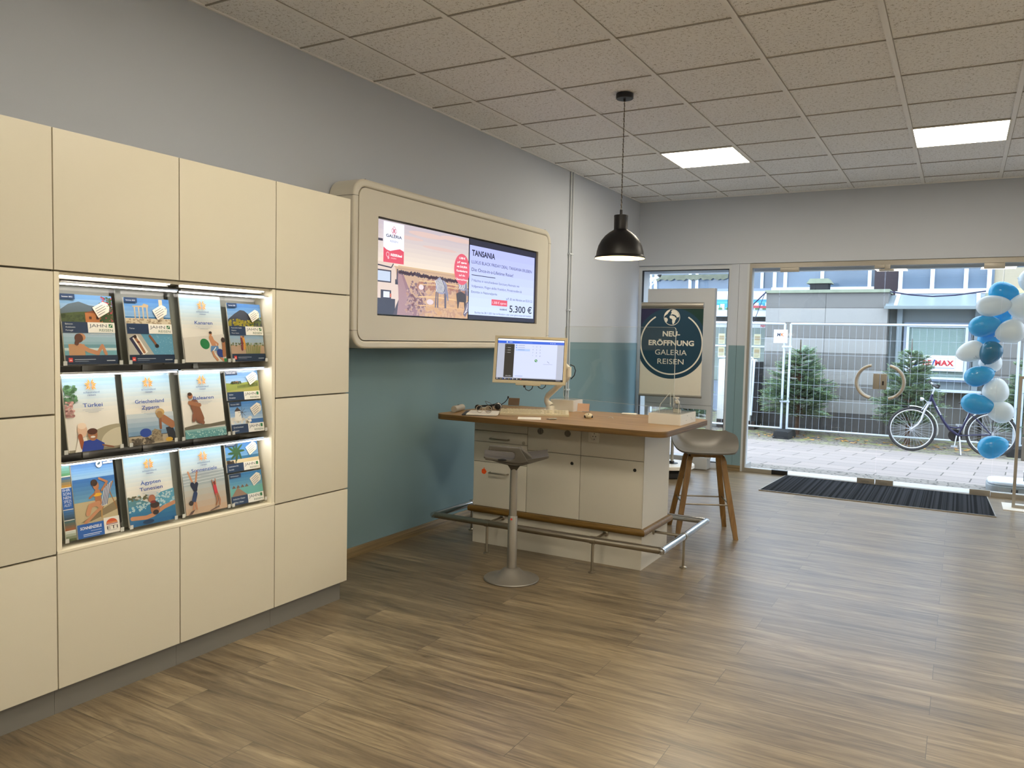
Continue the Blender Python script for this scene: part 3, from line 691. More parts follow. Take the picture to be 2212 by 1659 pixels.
def p_surf(a, W, H):
    a.poly([(0, 0), (W, 0), (W, H * .42), (0, H * .36)], '#dcd6cc'); a.ell(W * .5, H * .27, W * .12, H * .075, '#1f7d45', rot=-.6)
    person(a, [(W * .66, H * .36), (W * .72, H * .25)], W * .11, SK); person(a, [(W * .7, H * .33), (W * .82, H * .27), (W * .78, H * .21)], W * .04, SK); a.ell(W * .66, H * .425, W * .035, H * .028, SK); a.ell(W * .655, H * .44, W * .038, H * .02, '#3b2a1d')
    a.poly([(W * .64, H * .24), (W * .82, H * .24), (W * .84, H * .15), (W * .74, H * .17), (W * .62, H * .15)], '#5b86b8'); a.line([(W * .68, H * .16), (W * .76, H * .22)], W * .02, '#f0f0ee')
    person(a, [(W * .67, H * .15), (W * .7, H * .09), (W * .77, H * .03)], W * .05, SK); person(a, [(W * .79, H * .15), (W * .84, H * .08), (W * .92, H * .02)], W * .05, SK)
    a.ell(W * .86, H * .13, W * .1, H * .06, '#2a3f86', rot=-.7); person(a, [(W * .97, H * .28), (W * .95, H * .1)], W * .09, SK2); a.ell(W * .95, H * .33, W * .05, H * .04, '#3a2a20'); a.rect(W * .93, 0, W, H * .05, '#1f7d45')
def p_teide(a, W, H):
    a.grad(0, H * .6, W, H, '#bcd0df', '#3c74b8', 6); a.poly([(0, H * .72), (W * .2, H * .82), (W * .38, H * .89), (W * .5, H * .88), (W * .7, H * .78), (W, H * .72), (W, H * .6), (0, H * .6)], '#3f4450'); a.dots(0, H * .61, W * .75, H * .72, 80, W * .04, '#b5a83a', 6); a.dots(W * .6, H * .62, W, H * .78, 40, W * .035, '#6b7a45', 7)
def p_cactus(a, W, H):
    a.grad(0, H * .12, W, H * .46, '#c3b3a2', '#8fb3d2', 5); a.rect(0, H * .12, W, H * .28, '#b79a80'); a.dots(0, H * .27, W, H * .32, 30, W * .03, '#5d6b40', 2)
    for k in range(14): a.line([(W * (.45 + .03 * k), H * .13), (W * (.43 + .035 * k), H * (.26 + .03 * (k % 3)))], W * .018, '#8f9c55' if k % 2 else '#6d7f45')
    person(a, [(W * .32, H * .4), (W * .33, H * .3), (W * .32, H * .2)], W * .05, '#7b3038'); person(a, [(W * .38, H * .4), (W * .4, H * .3), (W * .39, H * .22)], W * .06, '#dd9a35'); a.ell(W * .32, H * .425, W * .025, W * .025, SK); a.ell(W * .375, H * .425, W * .025, W * .025, SK3)
def p_boys(a, W, H):
    a.dots(0, H * .62, W * .22, H * .85, 60, W * .04, '#5f8a63', 2); a.dots(0, H * .45, W * .15, H * .64, 45, W * .035, '#d8a8a2', 9); a.ell(W * .75, H * .08, W * .6, H * .22, '#a99f84', rot=.25); a.ell(W * .9, H * .14, W * .3, H * .12, '#cfc6ad', rot=.3); a.rect(0, 0, W, H * .03, '#8f8672')
    a.ell(W * .27, H * .27, W * .09, H * .085, '#e3bda0'); a.ell(W * .27, H * .325, W * .08, H * .04, '#f0d8c0'); a.poly([(W * .1, 0), (W * .18, H * .16), (W * .34, H * .18), (W * .36, 0)], '#efe9dd'); person(a, [(W * .22, H * .2), (W * .25, H * .05)], W * .08, '#a1562f')
    a.poly([(W * .22, 0), (W * .28, H * .13), (W * .5, H * .15), (W * .66, H * .08), (W * .62, 0)], '#1f3f9e'); a.ell(W * .45, H * .2, W * .09, H * .075, SK2); a.ell(W * .45, H * .245, W * .095, H * .04, '#5b3220'); a.ell(W * .45, H * .175, W * .045, H * .012, '#f2efe8'); person(a, [(W * .62, H * .06), (W * .82, H * .02)], W * .03, SK3)
    for x in (.42, .485): a.ell(W * x, H * .212, W * .01, H * .006, '#2a1a12', 8)
def p_sand(a, W, H):
    a.grad(0, H * .12, W, H * .42, '#6f93b6', '#d5dde0', 5); a.rect(0, 0, W, H * .12, '#b7a88f'); a.rect(0, H * .115, W, H * .125, '#3d4a55')
    a.ell(W * .36, H * .155, W * .12, H * .06, '#27489e'); a.poly([(W * .45, H * .02), (W * .5, H * .17), (W * .56, H * .2), (W * .68, H * .17), (W * .72, H * .02)], '#9a8a6e'); a.dots(W * .45, H * .03, W * .7, H * .17, 40, W * .02, '#7f7058', 3)
    a.poly([(W * .85, H * .02), (W * .8, H * .2), (W * .95, H * .22), (W, H * .12), (W, 0)], '#23242b'); person(a, [(W * .95, H * .24), (W * .75, H * .34)], W * .15, SK2); person(a, [(W * .7, H * .35), (W * .69, H * .2)], W * .05, SK3); a.ell(W * .70, H * .42, W * .1, H * .055, '#c7a66a'); a.ell(W * .69, H * .39, W * .07, H * .05, '#a98452'); a.ell(W * .85, H * .035, W * .08, H * .03, '#d2a73a')
    a.dots(W * .03, 0, W * .5, H * .08, 60, W * .03, '#6d6252', 8)
def p_jump(a, W, H):
    a.rect(0, 0, W, H * .1, '#5f9a9c'); a.rect(0, H * .1, W, H * .13, '#88b3b0'); a.poly([(0, H * .13), (W, H * .16), (W, H * .215), (W * .6, H * .19), (W * .3, H * .2), (0, H * .17)], '#6b6450'); a.dots(0, 0, W, H * .1, 60, W * .02, '#a9cdc8', 4)
    person(a, [(W * .28, H * .5), (W * .33, H * .38), (W * .38, H * .28)], W * .2, SK3); a.ell(W * .2, H * .62, W * .055, H * .045, SK2); a.ell(W * .19, H * .645, W * .05, H * .025, '#3d2a1f'); person(a, [(W * .17, H * .52), (W * .4, H * .48)], W * .08, SK2); person(a, [(W * .36, H * .28), (W * .44, H * .22)], W * .08, SK3); person(a, [(W * .24, H * .34), (W * .22, H * .26)], W * .07, SK3)
def p_tuscany(a, W, H):
    a.grad(0, H, W, H * 3.6, '#dfe7ec', '#4d86c6', 8); a.poly([(0, 0), (W, 0), (W, H * 2.3), (W * .3, H * 2.0), (0, H * 2.1)], '#8f9a4c'); a.poly([(0, H * 1.1), (W, H * 1.6), (W, H), (0, H)], '#a7a35a')
    for k in range(16): a.line([(W * (.35 + .04 * k), H * (1.45 + .01 * k)), (W * (.352 + .04 * k), H * (1.75 + .02 * k))], W * .016, '#2f4327')
    a.rect(W * .2, H * 2.05, W * .36, H * 2.3, '#9a6f50'); a.dots(W * .15, H * 2, W * .45, H * 2.25, 18, W * .025, '#36472b', 2)
def p_mill(a, W, H):
    a.grad(0, H, W, H * 3.6, '#d3e0ec', '#3d7cc4', 8); a.rect(W * .5, H, W, H * 1.5, '#3c6fae'); a.dots(0, H * 1.0, W * .6, H * 1.7, 30, W * .06, '#ece8e0', 5); a.poly([(W * .12, H * 1.4), (W * .15, H * 2.5), (W * .31, H * 2.5), (W * .34, H * 1.4)], '#f0ece2'); a.poly([(W * .13, H * 2.5), (W * .23, H * 3.0), (W * .33, H * 2.5)], '#4f4038')
    for q in range(8): a.line([(W * .36, H * 2.35), (W * .36 + W * .13 * math.cos(q * PI / 4), H * 2.35 + W * .13 * math.sin(q * PI / 4))], W * .008, '#55483c')
def p_palm(a, W, H):
    a.grad(0, H, W, H * 3.6, '#8fb9d6', '#2f6fb8', 8); a.rect(0, H * 1.4, W, H * 1.8, '#2f6f9a'); a.rect(0, H, W, H * 1.45, '#dccaa0'); a.line([(W * .28, H), (W * .32, H * 2.4)], W * .03, '#5a4a33')
    for q in range(9): t = q * PI / 4.5; a.ell(W * .32 + W * .12 * math.cos(t), H * 2.45 + W * .11 * math.sin(t), W * .14, W * .03, '#33562e', rot=t * .9)
    a.dots(0, H, W * .2, H * 1.3, 14, W * .05, '#544637', 4)
def p_pier(a, W, H):
    a.grad(0, H, W, H * 3.6, '#9ccbc9', '#2b76b6', 8); a.rect(0, H, W, H * 1.9, '#6fb9b0')
    for k in range(4): a.poly([(W * (.05 + .13 * k), H * 1.9), (W * (.11 + .13 * k), H * 2.25), (W * (.17 + .13 * k), H * 1.9)], '#7a6048')
    a.poly([(W * .02, H * .9), (W * .5, H * .9), (W * .24, H * 1.9), (W * .2, H * 1.9)], '#9a7e66')
def p_swim(a, W, H):
    a.grad(0, 0, W, H * .3, '#1f5f94', '#3f8fb5', 5); a.poly([(0, H * .28), (0, H * .42), (W * .25, H * .36), (W * .45, H * .3)], '#5b8f9c'); a.poly([(W * .4, H * .28), (W * .7, H * .42), (W, H * .45), (W, H * .2)], '#5aa0bd'); a.dots(0, H * .2, W, H * .42, 90, W * .03, '#b9d6dc', 3); a.dots(0, H * .36, W * .4, H * .41, 24, W * .03, '#6b6a4c', 4)
    person(a, [(W * .05, H * .12), (W * .35, H * .1), (W * .5, H * .12), (W * .75, H * .2), (W * .98, H * .24)], W * .075, SK); a.ell(W * .55, H * .2, W * .1, H * .085, SK2); a.ell(W * .55, H * .255, W * .1, H * .045, '#3a2a20'); a.ell(W * .555, H * .15, W * .065, H * .035, '#35251c'); a.ell(W * .5, H * .345, W * .075, H * .06, '#b06f52'); a.ell(W * .52, H * .3, W * .06, H * .02, '#7a2c28'); a.ell(W * .38, H * .04, W * .12, H * .03, '#14395c')
def p_beach(a, W, H):
    a.grad(0, 0, W, H * .45, '#c9a98a', '#b9c3c4', 5); a.rect(0, H * .42, W, H * .62, '#a9b5ba')
    for k in range(4): a.line([(0, H * (.45 + .045 * k)), (W, H * (.47 + .045 * k))], H * .008, '#dfe4e4')
    person(a, [(W * .13, H * .63), (W * .22, H * .45)], W * .04, SK); person(a, [(W * .34, H * .63), (W * .28, H * .45)], W * .04, SK); person(a, [(W * .2, H * .44), (W * .26, H * .36)], W * .1, '#20253c'); person(a, [(W * .3, H * .44), (W * .26, H * .36)], W * .08, '#20253c'); person(a, [(W * .25, H * .3), (W * .2, H * .2)], W * .1, '#2c3f66'); a.ell(W * .13, H * .17, W * .05, H * .035, '#33261c'); person(a, [(W * .2, H * .17), (W * .17, H * .07)], W * .035, SK); person(a, [(W * .24, H * .17), (W * .25, H * .07)], W * .035, SK)
    person(a, [(W * .72, H * .38), (W * .75, H * .24)], W * .08, '#c9353c'); person(a, [(W * .74, H * .24), (W * .76, H * .14), (W * .72, H * .08)], W * .035, SK2); person(a, [(W * .78, H * .24), (W * .82, H * .14), (W * .8, H * .07)], W * .035, SK2); a.ell(W * .72, H * .41, W * .035, H * .028, '#7a2c28'); person(a, [(W * .69, H * .38), (W * .66, H * .46)], W * .022, SK2); person(a, [(W * .75, H * .39), (W * .74, H * .47)], W * .022, SK2)
    a.poly([(W * .03, 0), (W * .1, H * .05), (W * .2, H * .07), (W * .12, H * .01)], '#5d4a42'); a.line([(W * .55, 0), (W * .78, H * .05)], W * .03, '#5d4a42')
def p_chair(a, W, H):
    a.grad(0, H * .73, W, H, '#9dc2dd', '#2f66b0', 8); a.grad(0, H * .45, W, H * .76, '#6fa3c0', '#2c62a4', 6); a.rect(0, H * .18, W, H * .46, '#c4b38d'); a.poly([(W * .1, H * .2), (W, H * .42), (W, H * .3), (W * .35, H * .2)], '#8d7c5c')
    a.line([(W * .95, H * .68), (W * .6, H * .3)], W * .03, '#a3703c'); a.line([(W * .78, H * .66), (W * 1.0, H * .3)], W * .03, '#a3703c'); a.poly([(W * .72, H * .6), (W * .92, H * .68), (W * .76, H * .38), (W * .6, H * .36)], '#dfe0e0')
    for k in range(4): a.line([(W * (.76 + .045 * k), H * (.62 + .015 * k)), (W * (.63 + .04 * k), H * (.37 + .006 * k))], W * .018, '#2d4570')
    a.line([(W * .6, H * .22), (W * .62, H * .38)], W * .03, '#c79a5a'); person(a, [(W * .55, H * .56), (W * .56, H * .42)], W * .15, SK2); a.ell(W * .54, H * .53, W * .11, H * .022, '#e0a926'); a.ell(W * .53, H * .65, W * .07, H * .055, SK2); a.ell(W * .49, H * .69, W * .08, H * .045, '#33221a'); person(a, [(W * .66, H * .58), (W * .8, H * .68), (W * .62, H * .74)], W * .05, SK2); person(a, [(W * .48, H * .55), (W * .35, H * .5)], W * .045, SK2)
    person(a, [(W * .55, H * .42), (W * .35, H * .4), (W * .28, H * .3)], W * .1, SK); person(a, [(W * .5, H * .4), (W * .6, H * .36), (W * .2, H * .19)], W * .07, SK)
    a.rect(0, 0, W * .62, H * .18, '#2a63b5'); a.text('SONNENZIELE', W * .06, H * .11, H * .036, '#f2f4f8', w=W * .5, bold=.02, slant=.1); a.line([(W * .3, H * .08), (W * .55, H * .08)], H * .006, '#b9cbe6'); a.line([(W * .12, H * .045), (W * .55, H * .045)], H * .008, '#dfe8f5'); a.line([(W * .12, H * .025), (W * .5, H * .025)], H * .008, '#b9cbe6')
    a.rect(W * .62, 0, W, H * .21, '#f0ece4'); a.poly([(W * .81 + W * .14 * math.cos(t * PI / 12), H * .125 + W * .11 * math.sin(t * PI / 12)) for t in range(13)], '#d8592c'); a.line([(W * .68, H * .14), (W * .94, H * .14)], H * .006, '#f0c069'); a.line([(W * .67, H * .115), (W * .95, H * .115)], H * .008, '#7b2a2a'); a.text('ETI', W * .81, H * .05, H * .045, '#3a3536', w=W * .26, al='c'); a.line([(W * .68, H * .035), (W * .93, H * .035)], H * .004, '#8a8585')
    a.ell(W * .64, H * .93, W * .075, W * .08, '#e9eef2'); a.ell(W * .64, H * .935, W * .045, W * .025, '#33505f', rot=.6); a.line([(W * .74, H * .935), (W * .97, H * .935)], H * .022, '#dfe8f0'); a.ell(W * .87, H * .965, W * .04, W * .03, '#cfe0f0')
def p_strip(a, W, H):
    a.grad(0, H * .86, W, H, '#4f8a5a', '#7fb7c9', 4); a.grad(0, H * .71, W, H * .845, '#c98f2f', '#2f5f96', 4); a.rect(0, H * .42, W, H * .70, '#2a63b5')
    for k, s in enumerate(('IHR', 'SON', 'NEN', 'SPEZI', 'ALIST')): a.text(s, W * .14, H * (.655 - .05 * k), H * .036, '#dfe8f5', w=W * .72)
    a.grad(0, H * .28, W, H * .41, '#3a4c58', '#3f7ec2', 4); a.grad(0, H * .14, W, H * .27, '#a85f35', '#3f6f74', 4); a.grad(0, 0, W, H * .13, '#3f4a22', '#dfe6e0', 4)
    for z in (.855, .705, .415, .275, .135): a.rect(0, H * (z - .004), W, H * (z + .004), '#f2efe6')
XB, XT = .456, .416     # brochure front face x at foot and head of a full pocket
def brochure(label, y0, y1, row, W, H, fn, lift=0, xo=0, th=.006, tilt=0, pic='cover'):
    zb = ROWS[row][0] + .004 + lift
    ph = ROWS[row][1] - ROWS[row][0]
    sl = -.046 / ph; n = math.sqrt(1 + sl * sl)
    x0 = .4655 + sl * (zb - ROWS[row][0]) + xo
    t = thing('travel_brochure', label, 'brochure', (x0, (y0 + y1) / 2, zb), group='travel brochures in the clear pockets')
    t.rotation_euler = (tilt, math.atan(sl), 0)
    wq = y1 - y0
    MB().box(-th, -wq / 2, 0, 0, wq / 2, H).build('pages', MT['paper'], t, smooth=False)
    a = Art(wq, H); fn(a, wq, H)
    a.build(pic, t, face_mx((.0003, -wq / 2, 0), (0, 1, 0), (0, 0, 1)))
    return t
J = lambda lines, tp, bt, hd='Sommer 2022': (lambda a, W, H: jahn(a, W, H, lines, tp, bt, hd))
JH = lambda lines, tp, hd='Sommer 2022': (lambda a, W, H: jahn_half(a, W, H, lines, tp, hd))
S = lambda lines, pc, ty=.56, **k: (lambda a, W, H: schau(a, W, H, lines, pc, ty=ty, **k))
brochure('brochure with brick villa and woman sunbathing by a pool, top row far left', 1.667, 1.868, 2, .2, .258, J(['Balearen', 'Andalusien', 'Portugal'], p_villa, p_pool))
brochure('brochure with ruined temple columns and two swimmers, top row', 1.918, 2.118, 2, .2, .258, J(['Türkei'], p_ruin, p_airbed))
brochure('white and blue brochure titled Kanaren with running surfers', 2.168, 2.376, 2, .21, .286, S(['Kanaren'], p_surf))
brochure('brochure with volcano and couple beside cactus, top row far right', 2.410, 2.600, 2, .19, .26, J(['Kanarische Inseln', 'Madeira', 'Porto Santo'], p_teide, p_cactus))
brochure('brochure titled Türkei with two laughing children', 1.675, 1.882, 1, .21, .29, S(['Türkei'], p_boys))
brochure('brochure titled Griechenland Zypern with boy by a sandcastle', 1.912, 2.120, 1, .21, .29, S(['Griechenland', 'Zypern'], p_sand))
brochure('brochure titled Balearen with boy jumping into the sea', 2.168, 2.378, 1, .21, .29, S(['Balearen'], p_jump))
brochure('brochure with tuscan hills and cypress row, middle row, upper of two', 2.404, 2.590, 1, .19, .132, JH(['Italien', 'Kroatien'], p_tuscany), lift=.146)
brochure('brochure with white windmill, middle row, lower of two', 2.407, 2.592, 1, .19, .14, JH(['Griechenland', 'Zypern'], p_mill), xo=.0035)
brochure('brochure with woman in a striped deckchair, bottom row far left', 1.704, 1.870, 0, .17, .286, p_chair, xo=.002)
brochure('narrow strip brochure with four small photos beside the deckchair brochure', 1.662, 1.7005, 0, .04, .276, p_strip, th=.004)
brochure('brochure titled Ägypten Tunesien with man swimming', 1.914, 2.122, 0, .21, .284, S(['Ägypten', 'Tunesien'], p_swim))
brochure('brochure titled Sonnenziele with handstand on the beach', 2.170, 2.382, 0, .21, .284, S(['Sonnenziele'], p_beach, ty=.62))
brochure('brochure with palm tree on a beach, bottom row, upper of two', 2.404, 2.590, 0, .19, .132, JH(['Lateinamerika', 'Karibik'], p_palm, 'Winter'), lift=.146)
brochure('brochure with wooden pier and turquoise sea, bottom row, lower of two', 2.407, 2.592, 0, .19, .14, JH(['Indischer Ozean', 'Afrika | Asien'], p_pier, 'Winter'), xo=.0035)

# ---------------------------------------------------------------- screen housing
HY0, HY1, HZ0, HZ1, HD = 3.50, 5.985, 1.306, 2.288, .2
t = thing('screen_housing', 'cream rounded wall housing framing two display screens', 'screen housing', (0, HY0, HZ0))
LW, LH = HY1 - HY0, HZ1 - HZ0
out = rrect(0, 0, LW, LH, .105, 10)
inn = [(min(max(y, .045), LW - .045), min(max(z, .045), LH - .045)) for y, z in rrect(.045, .045, LW - .045, LH - .045, .065, 10)]
b = MB().ring(out, inn, .006, HD, 'x')
body = b.build('outer_shell', MT['house'], t)
m = body.modifiers.new('bevel', 'BEVEL'); m.width = .012; m.segments = 3; m.limit_method = 'ANGLE'; m.angle_limit = math.radians(50)
MB().box(.008, .04, .04, .03, LW - .04, LH - .04).build('back_plate', MT['dark'], t, smooth=False)
sy0, sy1, sz0, sz1 = 3.722 - HY0, 5.760 - HY0, 1.505 - HZ0, 2.093 - HZ0
o2 = rrect(.0495, .0495, LW - .0495, LH - .0495, .06, 10); n8 = len(o2) // 4
corners = [(sy1, sz1), (sy0, sz1), (sy0, sz0), (sy1, sz0)]
MB().ring(o2, [corners[i // n8] for i in range(len(o2))], HD - .03, HD - .002, 'x').build('front_panel', MT['house'], t)
s = MB()
for y in (.105, LW - .105):
    s.box(.008, y - .001, LH - .0006, HD - .002, y + .001, LH + .0007); s.box(.008, y - .001, -.0007, HD - .002, y + .001, .0006)
for z in (.105, LH - .105):
    s.box(.008, -.0007, z - .001, HD - .002, .0006, z + .001); s.box(.008, LW - .0006, z - .001, HD - .002, LW + .0007, z + .001); s.box(HD - .001, .001, z - .0008, HD + .0006, .045, z + .0008); s.box(HD - .001, LW - .045, z - .0008, HD + .0006, LW - .001, z + .0008)
s.build('joint_line', MT['seam'], t, smooth=False)
def screen(label, y0, y1, fn, lum):
    t = thing('display_screen', label, 'screen', (.165, y0, 1.509), group='display screens in the wall housing')
    W, H = y1 - y0, 2.089 - 1.509
    MB().box(-.05, .001, 0, .02, W - .001, H, .002).build('bezel', MT['blackb'], t)
    a = Art(W - .012, H - .014, emit=lum, rough=.25, step=.0001); fn(a, W - .012, H - .014)
    a.build('screen_picture', t, face_mx((.0203, .006, .006), (0, 1, 0), (0, 0, 1)))
def scr_l(a, W, H):
    a.grad(0, H * .5, W, H, '#e2d2c0', '#b5aab4', 10)
    for x, y, r, q in ((.5, .93, .2, .03), (.3, .86, .16, .02), (.85, .95, .2, .03), (.65, .8, .2, .02)): a.ell(W * x, H * y, W * r, H * q, '#cdb3ad')
    a.grad(0, 0, W, H * .53, '#b08a72', '#c0a184', 8)
    a.line([(W * .2, H * .535), (W, H * .53)], H * .012, '#c9ab84'); a.line([(W * .2, H * .51), (W, H * .505)], H * .014, '#b3947a')
    a.poly([(W * .2, H * .48), (W * .24, H * .48), (W * .43, 0), (W * .12, 0)], '#8d6a72'); a.poly([(W * .205, H * .46), (W * .23, H * .46), (W * .36, 0), (W * .16, 0)], '#9c7a7e')
    a.dots(W * .3, H * .05, W * .5, H * .38, 120, W * .014, '#7b6068', 3); a.dots(W * .28, 0, W * .6, H * .3, 120, W * .012, '#ac8c83', 4); a.dots(W * .5, 0, W, H * .3, 200, W * .02, '#c39f7f', 5); a.dots(W * .4, H * .3, W, H * .42, 120, W * .018, '#a2796c', 6)
    for y, c in ((.40, '#d3b184'), (.36, '#cca57a'), (.22, '#d9b283'), (.12, '#cfa67b')): a.line([(W * .42, H * y), (W * .6, H * (y + .012)), (W, H * (y - .01))], H * .014, c)
    rnd = random.Random(7)
    for k in range(70):
        x = .21 + .66 * k / 70; a.ell(W * x, H * (.475 - .05 * (x - .2) + rnd.uniform(-.012, .012)), W * .012, H * .02, '#4c3f48', 8); a.k -= 1
    a.k += 1
    a.ell(W * .44, H * .33, W * .028, H * .03, '#d6c6c8'); a.ell(W * .54, H * .17, W * .038, H * .032, '#d2c0c4')
    # safari car
    a.poly([(0, H * .56), (W * .14, H * .55), (W * .17, H * .51), (W * .2, H * .3), (W * .205, H * .17), (W * .19, 0), (0, 0)], '#d0bcb0'); a.rect(0, H * .34, W * .13, H * .475, '#3a3545'); a.rect(0, H * .355, W * .12, H * .46, '#b6c2d6'); a.line([(0, H * .52), (W * .13, H * .505), (W * .15, H * .55)], W * .008, '#3a3545'); a.rect(W * .0, H * .775, W * .045, H * .80, '#3a3545')
    a.rect(0, 0, W * .17, H * .17, '#2a2838'); a.rect(W * .03, H * .165, W * .13, H * .26, '#2f2c3c'); a.rect(W * .055, H * .18, W * .115, H * .245, '#cfd2dc'); a.rect(W * .118, H * .185, W * .133, H * .225, '#c06a55'); a.poly([(W * .15, 0), (W * .19, 0), (W * .205, H * .17), (W * .18, H * .1)], '#453c48'); a.rect(W * .168, H * .33, W * .195, H * .385, '#2f2c3c'); a.line([(W * .185, H * .36), (W * .19, H * .5)], W * .012, '#4a4150')
    def zebra(x, y, s, flip=1):
        f = lambda p: (W * x + p[0] * s * flip, H * y + p[1] * s)
        for lx, lt in ((-.052, -.004), (-.034, .0), (.045, .004), (.06, 0)): a.line([f((lx, .03)), f((lx + lt, -.03)), f((lx + lt * 2, -.085))], s * .013, '#5b5668')
        B = []
        for q in range(28):
            an = 2 * PI * q / 28; B.append(f((.005 + .07 * math.cos(an) * (1 if math.cos(an) > 0 else .95), .055 + .048 * math.sin(an) + (.018 if math.sin(an) > 0 and math.cos(an) < 0 else 0))))
        a.poly(B, '#8f8ea4'); a.poly([f(p) for p in ((.055, .085), (.085, .02), (.092, -.03), (.08, -.035), (.068, .0), (.04, .03))], '#7d7c92')
        for k in range(6):
            x0 = -.056 + .015 * k; P = [f((x0 + .016 * math.sin(v * 1.2), .02 + .022 * v)) for v in (0, .8, 1.6, 2.4, 3.2, min(3.8, 3.4 + .1 * k))]
            a.line(P, s * .0062, '#f0eef2'); a.line([(p[0] + s * .0072 * flip, p[1]) for p in P], s * .0062, '#2b2838')
    zebra(.66, .26, 1.0); zebra(.92, .33, .8); a.poly([(W * .86, H * .12), (W * .84, H * .3), (W * .9, H * .33), (W * .96, H * .3), (W * .97, H * .1), (W * .95, H * .1), (W * .94, H * .2), (W * .88, H * .2), (W * .87, H * .12)], '#3c3338')
    a.poly([(W * .93, H * .05), (W * .96, H * .02), (W * 1.0, H * .1), (W, H * .22), (W * .97, H * .2)], '#6d6577')
    for k in range(4): a.line([(W * (.945 + .012 * k), H * (.06 + .02 * k)), (W * (.985), H * (.1 + .03 * k))], W * .004, '#e8e4ea')
    # logo flag
    a.rect(W * .045, H * .62, W * .245, H * .985, '#e6e9fb'); a.poly([(W * .045, H * .56), (W * .245, H * .56), (W * .245, H * .695), (W * .205, H * .715), (W * .16, H * .70), (W * .11, H * .68), (W * .075, H * .69), (W * .045, H * .715)], '#cf4a5f'); a.rect(W * .045, H * .555, W * .245, H * .62, '#cf4a5f')
    cx, cy = W * .145, H * .90
    for q in range(4): a.ringa(cx + W * .012 * math.cos(q * PI / 2), cy + W * .012 * math.sin(q * PI / 2), W * .011, W * .014, 0, 360, '#b8324a', 20)
    a.ringa(cx, cy, W * .006, W * .009, 0, 360, '#b8324a', 16)
    a.text('GALERIA', cx, H * .825, H * .032, '#1d2440', w=W * .155, al='c', bold=.02); a.text('REISEN', cx, H * .775, H * .022, '#7d86a8', w=W * .075, al='c')
    a.ringa(W * .085, H * .64, W * .011, W * .016, 0, 360, '#f0a9b3', 20); a.ell(W * .092, H * .605, W * .009, W * .008, '#f0a9b3'); a.text('REISEdeal', W * .115, H * .628, H * .026, '#ffffff', w=W * .11, bold=.02); a.text('GALERIA', W * .115, H * .598, H * .014, '#f3c2c9', w=W * .055)
    a.ell(W * .905, H * .60, W * .098, H * .19, '#d2566a', 40)
    for k, (s, w) in enumerate((('1.300 €', .075), ('p.P. sparen', .115), ('mit GALERIA', .13), ('Kundenkarte', .135), ('auf die', .075), ('Übernachtung', .15))):
        a.text(s, W * .905, H * (.725 - .052 * k), H * .024, '#ffffff', w=W * w, al='c', bold=.015 if k < 4 else 0)
def scr_r(a, W, H):
    a.rect(0, 0, W, H, '#222338'); a.grad(0, H * .055, W * .975, H * .925, '#c3d3f4', '#aab0f0', 8)
    T = '#141626'; a.text('TANSANIA', W * .03, H * .80, H * .072, T, w=W * .32, bold=.03); a.text('LUXUS BLACK FRIDAY DEAL: TANSANIA ERLEBEN', W * .03, H * .70, H * .04, T, w=W * .90); a.text('Die Once-in-a-Lifetime Reise!', W * .03, H * .605, H * .042, T, w=W * .60)
    a.rect(W * .03, H * .552, W * .36, H * .561, T)
    for k, (s, w) in enumerate((('7 Nächte in verschiedenen Sanctuary Retreats mit', .70), ('Vollpension, Flügen ab/bis Frankfurt, Privattransfers &', .74), ('Eintritte in Nationalparks', .36))): a.text(s, W * .03, H * (.475 - .072 * k), H * .03, '#3a3e58', w=W * w)
    a.text('p.P. Ø, bei Abreise am 02.01.22', W * .95, H * .285, H * .03, '#3a3e58', w=W * .42, al='r'); a.text('5.300 €', W * .945, H * .125, H * .09, T, w=W * .365, al='r', bold=.015)
    a.rect(W * .31, H * .195, W * .545, H * .275, '#cf4a5f'); a.text('1.300 € sparen', W * .325, H * .218, H * .032, '#f3d6e2', w=W * .205)
    a.text('6.600 €', W * .54, H * .138, H * .026, '#3a3e58', w=W * .105, al='r'); a.line([(W * .43, H * .152), (W * .545, H * .148)], H * .005, T)
    a.text('Buchbar bis 28.11.2021 hier im Reisebüro oder unter galeria-reisen.de/reisedeals', W * .94, H * .075, H * .024, '#3a3e58', w=W * .86, al='r')
screen('left display screen showing zebras and a safari car', 3.728, 4.7405, scr_l, .55)
screen('right display screen showing blue Tansania travel offer text', 4.7415, 5.753, scr_r, .55)
# ---------------------------------------------------------------- island counter
IX0, IX1, IY0, IY1 = .418, 1.624, 4.49, 4.965
t = thing('reception_island', 'white reception island with oak top and chrome foot rail', 'counter', ((IX0 + IX1) / 2, 4.7, 0))
ox, oy = (IX0 + IX1) / 2, 4.7
def ib(x0, y0, z0, x1, y1, z1, bev=.001): return MB().box(x0 - ox, y0 - oy, z0, x1 - ox, y1 - oy, z1, bev)
ib(IX0 + .002, IY0 + .02, .0, IX1 - .002, IY1 - .002, .845).build('carcass', MT['seam'], t, smooth=False)
ib(IX1 - .0025, IY0, .0, IX1 + .0005, IY1, .845, 0).build('end_panel', MT['isl'], t, smooth=False)
ib(IX0 - .0005, IY0 + .004, .0, IX0 + .003, IY1, .845, 0).build('end_panel', MT['isl'], t, smooth=False)
ib(IX0, IY1 - .004, 0, IX1, IY1, .845, 0).build('back_panel', MT['isl'], t, smooth=False)
ib(IX0, IY0 + .001, 0, IX1, IY0 + .019, .212).build('plinth_panel', MT['isl'], t, smooth=False)
G_ = .0018
ib(IX0, IY0, .765 + G_, .826 - G_, IY0 + .018, .845).build('filler_strip', MT['isl'], t, smooth=False)
